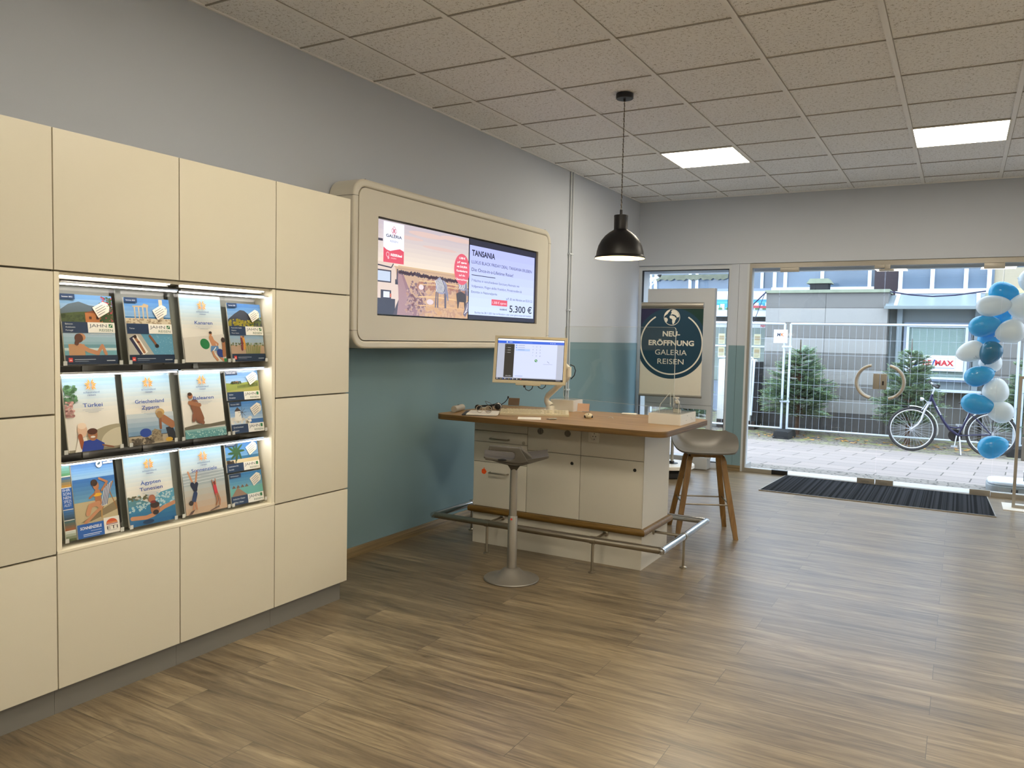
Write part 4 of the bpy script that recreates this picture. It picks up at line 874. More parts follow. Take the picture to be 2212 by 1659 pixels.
def handle(par, cx, z, w=.14):
    h = MB().tube([(cx - w / 2, 0, z), (cx - w / 2 + .004, -.024, z), (cx - w / 2 + .016, -.028, z), (cx + w / 2 - .016, -.028, z), (cx + w / 2 - .004, -.024, z), (cx + w / 2, 0, z)], .0052, 8)
    h.build('handle', MT['steel'], par, loc=(0, IY0 - oy, 0))
for z0, z1, hz in ((.69, .765, .716), (.555, .69, None), (.253, .555, .488)):
    d = ib(IX0, IY0, z0 + G_, .826 - G_, IY0 + .018, z1 - G_).build('drawer', MT['isl'], t)
    if hz: handle(d, .618 - ox, hz)
    if hz == .716:
        k = MB().lathe([(.011, 0), (.011, -.003), (.006, -.004), (.006, -.002)], 20, (.798 - ox, IY0 - oy, .704), 'y'); k.build('key_lock', MT['steel'], d)
ib(.826 + G_, IY0, .663 + G_, 1.206 - G_, IY0 + .018, .845).build('upper_panel', MT['isl'], t)
up = ib(1.206 + G_, IY0, .663 + G_, IX1, IY0 + .018, .845).build('upper_panel', MT['isl'], t)
for x0, x1, kx in ((.826, 1.206, 1.148), (1.206, IX1, 1.567)):
    d = ib(x0 + G_, IY0, .253 + G_, x1 - (G_ if x1 < 1.5 else 0), IY0 + .018, .663 - G_).build('cabinet_door', MT['isl'], t)
    MB().lathe([(.0105, 0), (.0105, -.002), (.006, -.0025)], 20, (kx - ox, IY0 - oy, .607), 'y').build('door_hole_plug', MT['black'], d)
for vx in (.919, 1.112):
    v = MB().lathe([(.027, 0), (.027, -.0015), (.0225, -.002), (.0225, -.0003)], 28, (vx - ox, IY0 - oy, .793), 'y').build('vent_grille', MT['isl'], t)
    q = MB()
    for k in range(-3, 4):
        hh = math.sqrt(max(0, .021 ** 2 - (k * .0062) ** 2)); q.box(vx - ox + k * .0062 - .0018, IY0 - oy - .0012, .793 - hh, vx - ox + k * .0062 + .0018, IY0 - oy - .0004, .793 + hh)
    q.build('slot', MT['dark'], v, smooth=False)
s = MB().ring(rrect(-.036, -.036, .036, .036, .004, 3), [(.024 * math.cos(2 * PI * k / 16), .024 * math.sin(2 * PI * k / 16)) for k in range(2, 18)], -.010, 0, 'y')
so = s.build('wall_socket', MT['white'], t, loc=(1.296 - ox, IY0 - oy, .79))
MB().lathe([(.0235, -.002), (.0235, -.0015)], 24, (0, 0, 0), 'y').build('socket_face', MT['white'], so)
q = MB()
for dx in (-.009, .009): q.lathe([(.003, -.0035), (.003, -.002)], 10, (dx, 0, 0), 'y')
q.box(-.002, -.0035, .014, .002, -.002, .02); q.box(-.002, -.0035, -.02, .002, -.002, -.014)
q.build('contact_hole', MT['dark'], so, smooth=False)
a = Art(.06, .06); P = [(.03 + .019 * math.cos(x) * (1 + .08 * math.cos(5 * x)), .025 + .018 * math.sin(x)) for x in [2 * PI * k / 30 for k in range(30)]]
a.poly(P, '#f0591a'); a.rect(.028, .04, .034, .052, '#f0591a'); a.line([(.018, .028), (.026, .034), (.034, .028), (.042, .034)], .0015, '#c2390f'); a.line([(.02, .015), (.04, .015)], .001, '#c2390f')
a.build('pumpkin_sticker', t, face_mx((.469 - ox, IY0 - oy - .0004, .464), (1, 0, 0), (0, 0, 1)))
# wooden bumper round front and right side
def bump_path(z): return [(IX0 - .028 - ox, IY0 - .012 - oy, z), (IX1 + .012 - ox, IY0 - .012 - oy, z), (IX1 + .012 - ox, IY1 + .06 - oy, z)]
w = MB()
x0, x1, ya, yb = IX0 - .028 - ox, IX1 - ox, IY0 - oy, IY1 - oy
prof = [(0, .209), (-.018, .213), (-.026, .222), (-.028, .232), (-.026, .242), (-.018, .25), (0, .253)]
A = [[w.bm.verts.new((x0, ya + p, z)) for p, z in prof], [w.bm.verts.new((x1 - p, ya + p, z)) for p, z in prof], [w.bm.verts.new((x1 - p, yb + .03, z)) for p, z in prof]]
for R, Q in zip(A, A[1:]):
    for k in range(len(prof) - 1): w._f([R[k], R[k + 1], Q[k + 1], Q[k]])
w._f(A[0]); w._f(A[-1]); 
w.build('wood_bumper', MT['trimw'], t)
# chrome foot rail
rx0, rx1, ry0, ry1, rz = .24 - ox, 1.822 - ox, 4.29 - oy, 5.18 - oy, .197
def rl(pts, nm='rail_tube'): return MB().tube(pts, .0205, 16)
fr = rl([(rx0 + .002, ry0, rz), (rx1 - .002, ry0, rz)]).build('foot_rail', MT['steel'], t)
r_ = MB(); r_.tube([(rx0, ry0 - .018, rz), (rx0, ry1, rz)], .0205, 16); r_.tube([(rx1, ry0 - .018, rz), (rx1, ry1, rz)], .0205, 16); r_.tube([(rx0, ry1, rz), (rx1, ry1, rz)], .0205, 16)
r_.ball((rx0, ry0, rz), .0215); r_.ball((rx1, ry0, rz), .0215); r_.ball((rx0, ry1, rz), .0215); r_.ball((rx1, ry1, rz), .0215)
r_.build('rail_side', MT['chrome'], fr)
for (x, y, ang) in ((.654, 4.29, 0), (1.392, 4.29, 0), (1.822, 4.70, 1), (.24, 4.757, 1), (.654, 5.18, 0), (1.392, 5.18, 0)):
    x -= ox; y -= oy
    s = MB(); s.tube([(x, y, .004), (x, y, rz - .02)], .0085, 10); s.lathe([(.022, 0), (.022, .004), (.014, .008), (.0085, .012)], 20, (x, y, .0005))
    if ang: s.tube([(x, y - .016, rz), (x, y + .016, rz)], .0235, 16)
    else: s.tube([(x - .016, y, rz), (x + .016, y, rz)], .0235, 16)
    s.build('rail_post', MT['steel'], fr)
for x, y in ((.654, 4.29), (1.392, 4.29)):
    s = MB().tube([(x - ox, y - oy, rz), (x - ox, IY0 - oy, rz)], .009, 10); s.lathe([(.019, 0), (.019, -.006), (.012, -.01)], 18, (x - ox, IY0 - oy, rz), 'y'); s.build('wall_bracket', MT['steel'], fr)
s = MB().tube([(1.822 - ox, 4.70 - oy, rz), (IX1 - ox, 4.70 - oy, rz)], .009, 10); s.lathe([(.019, 0), (.019, .006), (.012, .01)], 18, (IX1 - ox, 4.70 - oy, rz), 'x'); s.build('wall_bracket', MT['steel'], fr)
# worktop
top = MB().prism(rrect(.255 - ox, 4.242 - oy, 1.826 - ox, 5.168 - oy, .075, 8), .846, .8797, 'z', .002)
top.build('worktop', MT['deske'], t)
MB().prism(rrect(.2565 - ox, 4.2435 - oy, 1.8245 - ox, 5.1665 - oy, .0735, 8), .8796, .8803, 'z').build('worktop_surface', MT['desk'], t)
DZ = .8804

# ---------------------------------------------------------------- sit-stand stool
t = thing('standing_stool', 'grey saddle stool on round metal foot in front of the reception island', 'stool', (1.052, 3.915, 0), YAW)
MB().lathe([(.158, 0), (.161, .004), (.158, .009), (.13, .016), (.085, .028), (.06, .05), (.05, .06), (.036, .066), (.03, .066)], 48).build('foot_disc', MT['stoold'], t)
p = MB().lathe([(.0275, .06), (.0275, .366), (.0262, .369)], 24).build('lower_column', MT['alu'], t)
MB().lathe([(.006, -.0295), (.006, -.0285), (.0001, -.0284)][::-1], 16, (-.008, 0, .354), 'y').build('red_mark', MT['red'], p)
MB().lathe([(.0225, .366), (.0215, .60), (.0205, .645)], 24).build('upper_column', MT['alu'], t)
# seat pan: wide shallow v
s = MB(); NU, NV_ = 24, 14
def pan(u, v, under):
    x = .0115 + u * .1825; hw = .108 * (1 - .18 * abs(u) ** 2.5)
    y = v * hw
    top = .706 + .022 * abs(u) ** 1.5 * (1 if u > -1 else 1) + .004 * u - .012 * (1 - v * v) * (1 - u * u) * 0
    top += (.012 if v > 0 else .0) * v * v
    if not under: return Vector((x, y, top))
    k = (1 - min(1, abs(u)) ** 1.35) * (1 - .55 * v * v)
    return Vector((x, y, top - .012 - .036 * k))
for und in (0, 1):
    g = [[s.bm.verts.new(pan(-1 + 2 * i / NU, -1 + 2 * j / NV_, und)) for j in range(NV_ + 1)] for i in range(NU + 1)]
    for i in range(NU):
        for j in range(NV_): s._f([g[i][j], g[i + 1][j], g[i + 1][j + 1], g[i][j + 1]])
    if und == 0: g0 = g
for i in range(NU):
    for j in (0, NV_): s._f([g0[i][j], g0[i + 1][j], g[i + 1][j], g[i][j]])
for j in range(NV_):
    for i in (0, NU): s._f([g0[i][j], g0[i][j + 1], g[i][j + 1], g[i][j]])
seat = s.build('seat', MT['stoolg'], t)
# side grip: slanted plate carrying a bar, slot between bar and seat
hp = [(-.145, .762), (-.139, .786), (.024, .777), (.030, .773), (.078, .699), (.03, .688), (-.16, .706), (-.169, .725), (-.15, .722), (-.02, .708), (-.006, .712), (.002, .722), (.004, .736), (.0, .748), (-.010, .753)]
MB().prism(hp, -.118, -.084, 'y', .004).build('grip_handle', MT['stoolg'], seat)
MB().prism([(.03, .7735), (.112, .706), (.078, .697)], -.086, .02, 'y', .002).build('grip_web', MT['stoolg'], seat)
MB().lathe([(.026, -.1175), (.024, -.1195), (.018, -.12)], 24, (0, 0, 0), 'y', Matrix.Translation((-.068, 0, .7085)) @ Matrix.Diagonal((1, 1, .28, 1))).build('badge', MT['black'], seat)
MB().lathe([(.0215, .634), (.024, .636), (.052, .668), (.056, .678)], 4, M=Matrix.Rotation(PI / 4, 4, 'Z')).build('seat_socket', MT['stoolg'], t, smooth=False)

# ---------------------------------------------------------------- wooden bar stool
t = thing('bar_stool', 'bar stool with grey shell seat and four wooden legs behind the island', 'stool', (1.655, 5.667, 0), YAW - .06)
s = MB(); NU, NV_ = 28, 22
def sh(u, v, off):
    # superellipse map of the square to a rounded seat outline
    a = u * math.sqrt(max(0, 1 - .42 * v * v)); b = v * math.sqrt(max(0, 1 - .30 * u * u))
    x = a * .238; y = b * .205
    rr = (abs(a) ** 3.2 + abs(b) ** 3.2) ** (1 / 3.2); sn = b / (math.hypot(a, b) + 1e-6); q = min(1, max(0, (sn + .85) / 1.5)); q = q * q * (3 - 2 * q)
    z = .612 + min(1.1, rr) ** 2.4 * (.012 + .112 * q) - .022 * max(0, -b - .35)
    return Vector((x, y, z - off))
gs = []
for off in (0, .011):
    g = [[s.bm.verts.new(sh(-1 + 2 * i / NU, -1 + 2 * j / NV_, off)) for j in range(NV_ + 1)] for i in range(NU + 1)]
    for i in range(NU):
        for j in range(NV_): s._f([g[i][j], g[i + 1][j], g[i + 1][j + 1], g[i][j + 1]])
    gs.append(g)
g0, g = gs
for i in range(NU):
    for j in (0, NV_): s._f([g0[i][j], g0[i + 1][j], g[i + 1][j], g[i][j]])
for j in range(NV_):
    for i in (0, NU): s._f([g0[i][j], g0[i][j + 1], g[i][j + 1], g[i][j]])
s.build('seat_shell', MT['shell'], t)
MB().box(-.115, -.105, .565, .115, .105, .592, .004).build('under_frame', MT['oak'], t)
feet = [(1.865, 5.43), (1.85, 5.84), (1.462, 5.875), (1.452, 5.53)]
ca, sa = math.cos(-(YAW - .06)), math.sin(-(YAW - .06))
L4 = []
for fx, fy in feet:
    dx, dy = fx - 1.655, fy - 5.667; lx, ly = dx * ca - dy * sa, dx * sa + dy * ca
    lx = math.copysign(.205, lx); ly = math.copysign(.20, ly); L4.append((lx, ly))
    tx, ty = math.copysign(.125, lx), math.copysign(.10, ly)
    # bent plywood leg: flat section swept on a curve
    path = []
    for k in range(15):
        q = k / 14
        if q < .8: w_ = q / .8; path.append(Vector((lx + (tx - lx) * w_, ly + (ty - ly) * w_, .5 * w_ + .0)))
        else:
            w_ = (q - .8) / .2; an = w_ * PI / 2
            path.append(Vector((tx * (1 - .25 * (1 - math.cos(an))), ty * (1 - .45 * (1 - math.cos(an))), .5 + .085 * math.sin(an))))
    b = MB(); rows = []
    for k, pnt in enumerate(path):
        hw = .019 if k > 1 else .016; ht = .0105
        side = Vector((1, 0, 0)); dep = Vector((0, 1, 0))
        rows.append([b.bm.verts.new(pnt + side * sx * hw + dep * sy_ * ht) for sx, sy_ in ((-1, -1), (1, -1), (1, 1), (-1, 1))])
    for R, Q in zip(rows, rows[1:]):
        for k in range(4): b._f([R[k], R[(k + 1) % 4], Q[(k + 1) % 4], Q[k]])
    b._f(rows[0]); b._f(rows[-1]); lg = b.build('leg', MT['oak'], t, smooth=False)
q = .235 / .5
L5 = sorted([(lx + (math.copysign(.125, lx) - lx) * q, ly + (math.copysign(.10, ly) - ly) * q) for lx, ly in L4], key=lambda p: math.atan2(p[1], p[0]))
MB().tube([(x, y, .235) for x, y in L5], .0058, 10, closed=True).build('footrest', MT['steel'], t)

# ---------------------------------------------------------------- pendant lamp
t = thing('pendant_lamp', 'black metal pendant lamp hanging over the island on a twisted cord', 'pendant lamp', (1.312, 4.775, CZ))
MB().lathe([(.055, 0), (.055, -.026), (.052, -.03), (.008, -.031), (.006, -.045), (.0001, -.046)], 32).build('ceiling_canopy', MT['blackm'], t)
zt = 2.187 - CZ
c = MB()
for ph, in ((0,), (PI,)):
    c.mi = 0 if ph == 0 else 1
    c.tube([(.0024 * math.cos(ph + k * .9), .0024 * math.sin(ph + k * .9), -.04 + (zt + .035 + .04) * k / 150) for k in range(151)], .0021, 5)
c.build('twisted_cord', [mat('cord_dark', '#2b2824', .8, noise=.1), mat('cord_light', '#a79f92', .8, noise=.1)], t)
sp = [(.0085, 2.22), (.0085, 2.192), (.012, 2.19), (.044, 2.186), (.0455, 2.18), (.044, 2.172), (.0432, 2.098), (.046, 2.092), (.070, 2.078), (.098, 2.055), (.122, 2.025), (.139, 1.992), (.149, 1.955), (.152, 1.93), (.158, 1.924), (.1615, 1.916), (.1610, 1.913)]
sh_ = MB().lathe([(r, z - CZ) for r, z in sp], 56, open_=True)
so = sh_.build('lamp_shade', MT['blackm'], t)
ip = [(r - .0025, z - CZ - .001) for r, z in sp[5:]]
MB().lathe([(.001, 2.170 - CZ)] + ip, 56, open_=True).build('shade_lining', mat('shade_inside_white', '#f1e9d6', .55, noise=.01), so)
MB().lathe([(.017, 2.16 - CZ), (.017, 2.07 - CZ), (.02, 2.065 - CZ)], 20).build('bulb_socket', MT['black'], t)
MB().lathe([(.014, 2.07), (.02, 2.05), (.04, 2.015), (.047, 1.985), (.043, 1.962), (.03, 1.944), (.0005, 1.936)], 28).build('bulb', mat('warm_bulb', (1, .76, .42), emit=22), t, loc=(0, 0, -CZ))
# ---------------------------------------------------------------- monitor on an arm
t = thing('monitor', 'cream framed computer monitor held over the desk by a white arm', 'monitor', (.69, 4.75, 1.238), .393)
t.rotation_mode = 'ZXY' if False else 'XYZ'
t.matrix_world = Matrix.Translation((.69, 4.75, 1.238)) @ Matrix.Rotation(.393, 4, 'Z') @ Matrix.Rotation(-.188, 4, 'X') @ Matrix.Rotation(.015, 4, 'Y')
HW, HH = .2495, .1625
MB().ring([(HW, HH), (-HW, HH), (-HW, -HH), (HW, -HH)], [(HW - .019, HH - .017), (-HW + .019, HH - .017), (-HW + .019, -HH + .020), (HW - .019, -HH + .020)], -.004, .012, 'y').build('front_bezel', MT['beige'], t, smooth=False)
MB().box(-HW + .004, .008, -HH + .004, HW - .004, .034, HH - .004, .006).build('rear_shell', MT['beige'], t)
MB().box(-.10, .03, -.09, .10, .052, .09, .012).build('rear_bulge', MT['beige'], t)
MB().box(-.09, -.001, -HH - .011, .08, .02, -HH + .001, .003).build('button_bar', MT['beige'], t)
W2, H2 = 2 * HW - .038, 2 * HH - .037
MB().box(-HW + .018, .0005, -HH + .019, HW - .018, .006, HH - .016).build('display_edge', MT['blackb'], t, smooth=False)
a = Art(W2 - .006, H2 - .006, emit=.5, step=.00006); w, h = a.w, a.h
a.rect(0, 0, w, h, '#a9afc0'); a.rect(0, h * .955, w, h, '#e4e8f6'); a.rect(0, h * .89, w, h * .955, '#1e58cf'); a.rect(w * .24, h * .06, w * .9, h * .89, '#c6cfee'); a.rect(w * .11, h * .06, w * .255, h * .875, '#16130f')
a.rect(0, 0, w, h * .042, '#0a0a12'); a.ell(w * .14, h * .922, h * .018, h * .018, '#cfe0ff', 12); a.line([(w * .17, h * .925), (w * .22, h * .925)], h * .012, '#cfe0ff'); a.line([(w * .33, h * .92), (w * .52, h * .92)], h * .006, '#7fa6ee')
for k in range(3): a.ell(w * (.80 + .03 * k), h * .922, h * .01, h * .01, '#dfe8ff', 8); a.ell(w * .285, h * (.85 - .055 * k), h * .016, h * .016, '#4f7fd6', 12)
a.rect(w * .275, h * .71, w * .49, h * .765, '#a4bdf0')
for k in range(3): a.line([(w * .31, h * (.85 - .055 * k)), (w * .41, h * (.85 - .055 * k))], h * .008, '#6a7590')
for k in range(4): a.ell(w * .13, h * (.845 - .06 * k), h * .012, h * .012, '#5a5a5a', 10); a.line([(w * .15, h * (.845 - .06 * k)), (w * .2, h * (.845 - .06 * k))], h * .010, '#b0b0b0' if k else '#4a4a4a')
for k, s in enumerate('123456789*0#'): a.text(s, w * (.535 + .055 * (k % 3)), h * (.815 - .075 * (k // 3)), h * .028, '#555d75', al='c')
a.ell(w * .59, h * .485, h * .034, h * .034, '#1f7a35'); a.line([(w * .582, h * .50), (w * .6, h * .472)], h * .012, '#e8fff0')
a.line([(w * .76, h * .475), (w * .79, h * .435)], h * .008, '#5d6480'); a.line([(w * .70, h * .405), (w * .84, h * .405)], h * .006, '#8d96b0'); a.line([(w * .28, h * .095), (w * .40, h * .095)], h * .008, '#4f6fb0')
a.text('cloudya', w * .14, h * .085, h * .022, '#cfcfcf', w=w * .09)
for k in range(11): a.rect(w * (.012 + .03 * k), h * .01, w * (.024 + .03 * k), h * .03, ('#e8e8f0', '#5f6f90', '#b0a070', '#3f6fd0')[k % 4] if k != 10 else '#ffffff')
a.rect(w * .37, h * .008, w * .385, h * .034, '#c04040'); a.line([(w * .9, h * .02), (w * .97, h * .02)], h * .008, '#c0c0d0')
a.build('screen_picture', t, face_mx((-W2 / 2 + .003, -.0003, -HH + .023), (1, 0, 0), (0, 0, 1)))
a = Art(.03, .01); a.text('FUJITSU', .0, .002, .0045, '#4a463c', w=.026); a.build('maker_mark', t, face_mx((-.006, -.0045, HH - .013), (1, 0, 0), (0, 0, 1)))
for x, pts in ((0, [(-.03, .015, -HH - .002), (-.028, .02, -HH - .018), (-.02, .03, -HH - .036), (0, .034, -HH - .044), (.02, .034, -HH - .03), (.028, .03, -HH - .006)]), (1, [(.055, .03, -HH - .002), (.07, .034, -HH - .02), (.09, .036, -HH - .026), (.11, .034, -HH - .012), (.115, .03, -HH + .006)])):
    MB().tube(pts, .0028, 8).build('cable', MT['black'], t)
MB().box(-.037, .008, -HH - .024, -.022, .024, -HH + .002, .003).build('cable_plug', MT['black'], t)
# arm
t = thing('monitor_mount', 'white jointed monitor arm clamped on the desk behind the keyboard', 'monitor arm', (.735, 4.985, DZ))
def L_(p): return (p[0] - .735, p[1] - 4.985, p[2] - DZ)
b = MB(); b.box(-.055, -.05, 0, .055, .055, .008, .003); b.lathe([(.03, .008), (.03, .028), (.026, .034)], 24)
b.build('base_plate', MT['white'], t)
MB().tube([L_(q) for q in ((.735, 4.985, .912), (.722, 4.985, .925), (.706, 4.985, .945), (.706, 4.985, .975))], [.027, .024, .019, .018], 16).build('elbow_joint', MT['white'], t)
MB().tube([L_(q) for q in ((.706, 4.985, .965), (.715, 4.985, .985), (.83, 4.98, 1.085), (.868, 4.975, 1.118), (.878, 4.972, 1.14))], [.017, .02, .019, .019, .017], 16).build('lower_link', MT['white'], t)
MB().tube([L_(q) for q in ((.878, 4.972, 1.125), (.878, 4.972, 1.195))], .019, 18).build('link_joint', MT['white'], t)
MB().tube([L_(q) for q in ((.874, 4.97, 1.185), (.85, 4.95, 1.21), (.815, 4.915, 1.225), (.76, 4.865, 1.235), (.715, 4.81, 1.238))], [.018, .022, .02, .016, .014], 16).build('upper_link', MT['white'], t)
for z in (1.2, 1.222): MB().tube([L_((.836, 4.90, z)), L_((.842, 4.886, z))], .006, 12).build('bolt', MT['dark'], t)
MB().tube([L_(q) for q in ((.88, 4.99, 1.21), (.905, 5.0, 1.2), (.917, 5.0, 1.17), (.91, 4.995, 1.135), (.89, 4.985, 1.11))], .0035, 8).build('cable', MT['black'], t)
# ---------------------------------------------------------------- sneeze guard
t = thing('sneeze_guard', 'clear acrylic screen standing on two white boxes across the island', 'sneeze guard', (1.2, 4.98, DZ))
PA, PB = Vector((.76, 5.145, 0)), Vector((1.688, 4.815, 0))
d = (PB - PA).normalized(); nn = Vector((-d.y, d.x, 0)); LWd = (PB - PA).length
Mg = Matrix((d, Vector((0, 0, 1)), -nn)).transposed().to_4x4(); Mg.translation = PA - Vector((1.2, 4.98, DZ))
g = MB().prism(rrect(0, .965, LWd, 1.478, .018, 4), -.0025, .0025, 'z', M=Mg).build('acrylic_panel', MT['guard'], t, smooth=False)
rr = rrect(0, .965, LWd, 1.478, .018, 4); ri = rrect(.0012, .9662, LWd - .0012, 1.4768, .017, 4)
e = MB(); e.ring(rr, ri, -.0026, .0026)
eo = e.build('panel_edge', MT['acedge'], g, smooth=False); eo.data.transform(Mg)
def hollow(x0, y0, x1, y1, h, nm, rim=True):
    b = MB().box(x0, y0, 0, x1, y1, h - .006, .001)
    o = b.build(nm, MT['white'], t, smooth=False)
    MB().box(x0 + .001, y0 + .001, h - .0055, x1 - .001, y1 - .001, h).build('clear_lid', MT['acrylic'], o, smooth=False)
    return o
hollow(.715 - 1.2 + .01, 5.005 - 4.98, .905 - 1.2, 5.16 - 4.98, .085, 'white_box')
b2 = hollow(1.584 - 1.2, 4.648 - 4.98, 1.79 - 1.2, 4.958 - 4.98, .071, 'white_box')
a = Art(.3, .07); 
for x, y in ((.1, .022), (.2, .03), (.22, .02), (.12, .05)): a.rect(x, y, x + .012, y + .003, '#6d6a64')
a.build('printed_marks', b2, face_mx((1.7905 - 1.2, 4.653 - 4.98, 0), (0, 1, 0), (0, 0, 1)))
# gussets over the front box
def gus(pts):
    MB().tube([tuple(Vector(q) - Vector((1.2, 4.98, DZ))) for q in pts], .0018, 6).build('gusset_edge', MT['acedge'], t)
gus([(1.645, 4.675, .952), (1.648, 4.675, 1.0), (1.700, 4.70, 1.075)]); gus([(1.76, 4.69, .952), (1.762, 4.69, 1.015), (1.715, 4.70, 1.075)]); gus([(1.672, 4.80, .985), (1.671, 4.80, 1.095)])
k = MB(); V = lambda q: tuple(Vector(q) - Vector((1.2, 4.98, DZ)))
k.poly([V(q) for q in ((1.645, 4.675, .952), (1.76, 4.69, .952), (1.762, 4.69, 1.015), (1.708, 4.70, 1.08), (1.648, 4.675, 1.0))]); k.build('gusset_plate', MT['guard'], t, smooth=False)
# pump bottle
t = thing('pump_bottle', 'small clear hand sanitiser pump bottle on the white box at the island edge', 'bottle', (1.742, 4.72, DZ + .0712))
MB().lathe([(.0005, 0), (.024, 0), (.026, .004), (.026, .034), (.022, .046), (.014, .056), (.013, .060)], 24).build('bottle_body', clear_mat('bottle_plastic', (.86, .86, .85), .05), t)
MB().lathe([(.0005, .002), (.0235, .002), (.024, .022), (.0005, .022)], 24).build('gel', mat('sanitiser_gel', '#c9c6bb', .2, noise=.02), t)
p = MB().lathe([(.015, .058), (.015, .072), (.010, .074), (.006, .078), (.006, .088)], 20); p.box(-.011, -.009, .088, .011, .009, .096, .003); p.tube([(0, 0, .092), (-.022, -.004, .092), (-.026, -.005, .088)], .003, 8)
p.build('pump_head', mat('frosted_pump', '#cfccc2', .35, noise=.02), t)
# ---------------------------------------------------------------- keyboard
KA = math.atan2(.444, .896)
t = thing('keyboard', 'cream full size keyboard on the desk below the monitor', 'keyboard', (.792, 4.640, DZ), KA)
MB().prism([(-.078, 0), (.078, 0), (.078, .026), (.06, .029), (-.078, .012)], -.228, .228, 'x', .002).build('keyboard_body', MT['beige'], t)
kc = 0
def key(x, y, w=.0165, d=.0155, m='key'):
    sl = math.atan2(.017, .138); z = .012 + (y + .078) * .017 / .138
    k = MB(); b = [(-w / 2, -d / 2), (w / 2, -d / 2), (w / 2, d / 2), (-w / 2, d / 2)]
    lo = [k.bm.verts.new((x + p, y + q, z - .001 + q * .12)) for p, q in b]; hi = [k.bm.verts.new((x + p * .86, y + q * .84, z + .0036 + q * .12)) for p, q in b]
    k._f(hi)
    for i in range(4): k._f([lo[i], lo[(i + 1) % 4], hi[(i + 1) % 4], hi[i]])
    return k.build('key', MT['keycap'], t, smooth=False)
MT['keycap'] = mat('keycap', '#bfb698', .5, noise=.03)
first = None
def keyrow(y, xs, w=.0165):
    for x, ww in xs: key(x, y, ww)
keyrow(.052, [(-.215 + .0205 * k + (.012 if k > 0 else 0) + (.008 if k > 4 else 0) + (.008 if k > 8 else 0), .016) for k in range(13)])
for r in range(4):
    n = 14 if r < 3 else 12
    keyrow(.028 - .019 * r, [(-.214 + .004 * r + .0192 * k, .0168) for k in range(n)])
keyrow(.028 - .019 * 4, [(-.211, .022), (-.184, .02), (-.158, .02), (-.088, .11), (-.018, .02), (.006, .02), (.032, .022)])
for r in range(2): keyrow(.028 - .019 * r, [(.072 + .0192 * k, .0168) for k in range(3)])
keyrow(-.029, [(.0912, .0168)]); keyrow(-.048, [(.072 + .0192 * k, .0168) for k in range(3)])
for r in range(5): keyrow(.028 - .019 * r, [(.142 + .0192 * k, .0168) for k in range(4)])
a = Art(.06, .01); a.text('FUJITSU', 0, .002, .004, '#6f664c', w=.03); a.build('maker_mark', t, face_mx((-.05, -.0745, .0135), (1, 0, 0), (0, 1, .12)))
# clipboard with papers, glasses
t = thing('clipboard', 'stack of white papers on a dark clipboard at the desk front edge', 'clipboard', (.508, 4.432, DZ), KA)
MB().box(-.108, -.128, 0, .108, .13, .003, .001).build('board', MT['black'], t)
MB().box(-.118, -.13, .001, -.092, .13, .008, .002).build('dark_spine', mat('dark_grey_spine', '#3d4046', .5, noise=.04), t)
for k, (dx, dy, rz_) in enumerate(((0, 0, 0), (.006, -.002, .02), (.002, .003, -.015))):
    MB().box(-.09, -.124, .003 + .003 * k, .108, .12, .0058 + .003 * k).build('sheet', MT['paper'], t, smooth=False, loc=(dx, dy, 0), rot=(0, 0, rz_))
a = Art(.15, .16)
for k in range(9): a.line([(0, .01 + k * .016), (.14, .01 + k * .016)], .0012, '#a8a49c')
a.build('printed_lines', t, face_mx((-.07, -.1, .0121), (1, 0, 0), (0, 1, 0)))
t = thing('glasses', 'pair of round framed reading glasses lying on the papers', 'glasses', (.545, 4.40, DZ + .0125), KA - .3)
for s_ in (-1, 1):
    c = MB().tube([(s_ * .031 + .023 * math.cos(q * PI / 12), -.002, .024 + .023 * math.sin(q * PI / 12)) for q in range(24)], .0017, 8, closed=True).build('rim', mat('clear_rim', '#b9ad98', .25, noise=.03), t)
    MB().lathe([(.0215, -.0003), (.0215, .0003)], 24, (s_ * .031, -.002, .024), 'y').build('lens', MT['acrylic'], c)
MB().tube([(-.009, -.002, .03), (0, -.003, .033), (.009, -.002, .03)], .0016, 8).build('bridge', mat('bridge', '#b9ad98', .25), t)
MB().tube([(-.054, 0, .03), (-.058, .01, .028), (-.07, .05, .014), (-.076, .08, .002)], .0017, 8).build('temple', MT['black'], t)
MB().tube([(.054, 0, .03), (.055, .012, .026), (.02, .055, .008), (-.012, .07, .002)], .0017, 8).build('temple', MT['black'], t)
# headset
t = thing('headset', 'black telephone headset with microphone boom beside the keyboard', 'headset', (.475, 4.70, DZ), .35)
e = MB().tube([(0, .016, .030), (0, -.002, .030), (0, -.010, .030)], [.026, .029, .026], 24).build('ear_cushion', MT['black'], t)
MB().lathe([(.0265, -.0105), (.026, -.014), (.0215, -.015)], 28, (0, 0, .030), 'y').build('ear_ring', MT['chrome'], t)
MB().lathe([(.0005, -.0165), (.018, -.0165), (.0215, -.0145)], 28, (0, 0, .030), 'y').build('ear_cap', MT['black'], t)
MB().tube([(.02, 0, .044), (.045, 0, .06), (.06, 0, .078), (.068, 0, .092)], [.003, .0026, .0026, .003], 8).build('mic_boom', MT['black'], t)
MB().tube([(.068, 0, .090), (.070, 0, .104)], .0058, 12).build('microphone', MT['black'], t)
MB().tube([(-.05 + .0 * k, 0, .012 + .006 * k) for k in range(6)], .009, 8).build('ear_pad_stem', MT['black'], t)
MB().tube([(-.012, .01, .046), (-.04, .04, .036), (-.075, .06, .028), (-.115, .055, .026), (-.14, .03, .024), (-.145, 0, .02)], .0065, 8).build('headband', MT['black'], t)
MB().tube([(-.145, .008, .02), (-.145, -.010, .02)], .018, 18).build('ear_cushion', MT['black'], t)
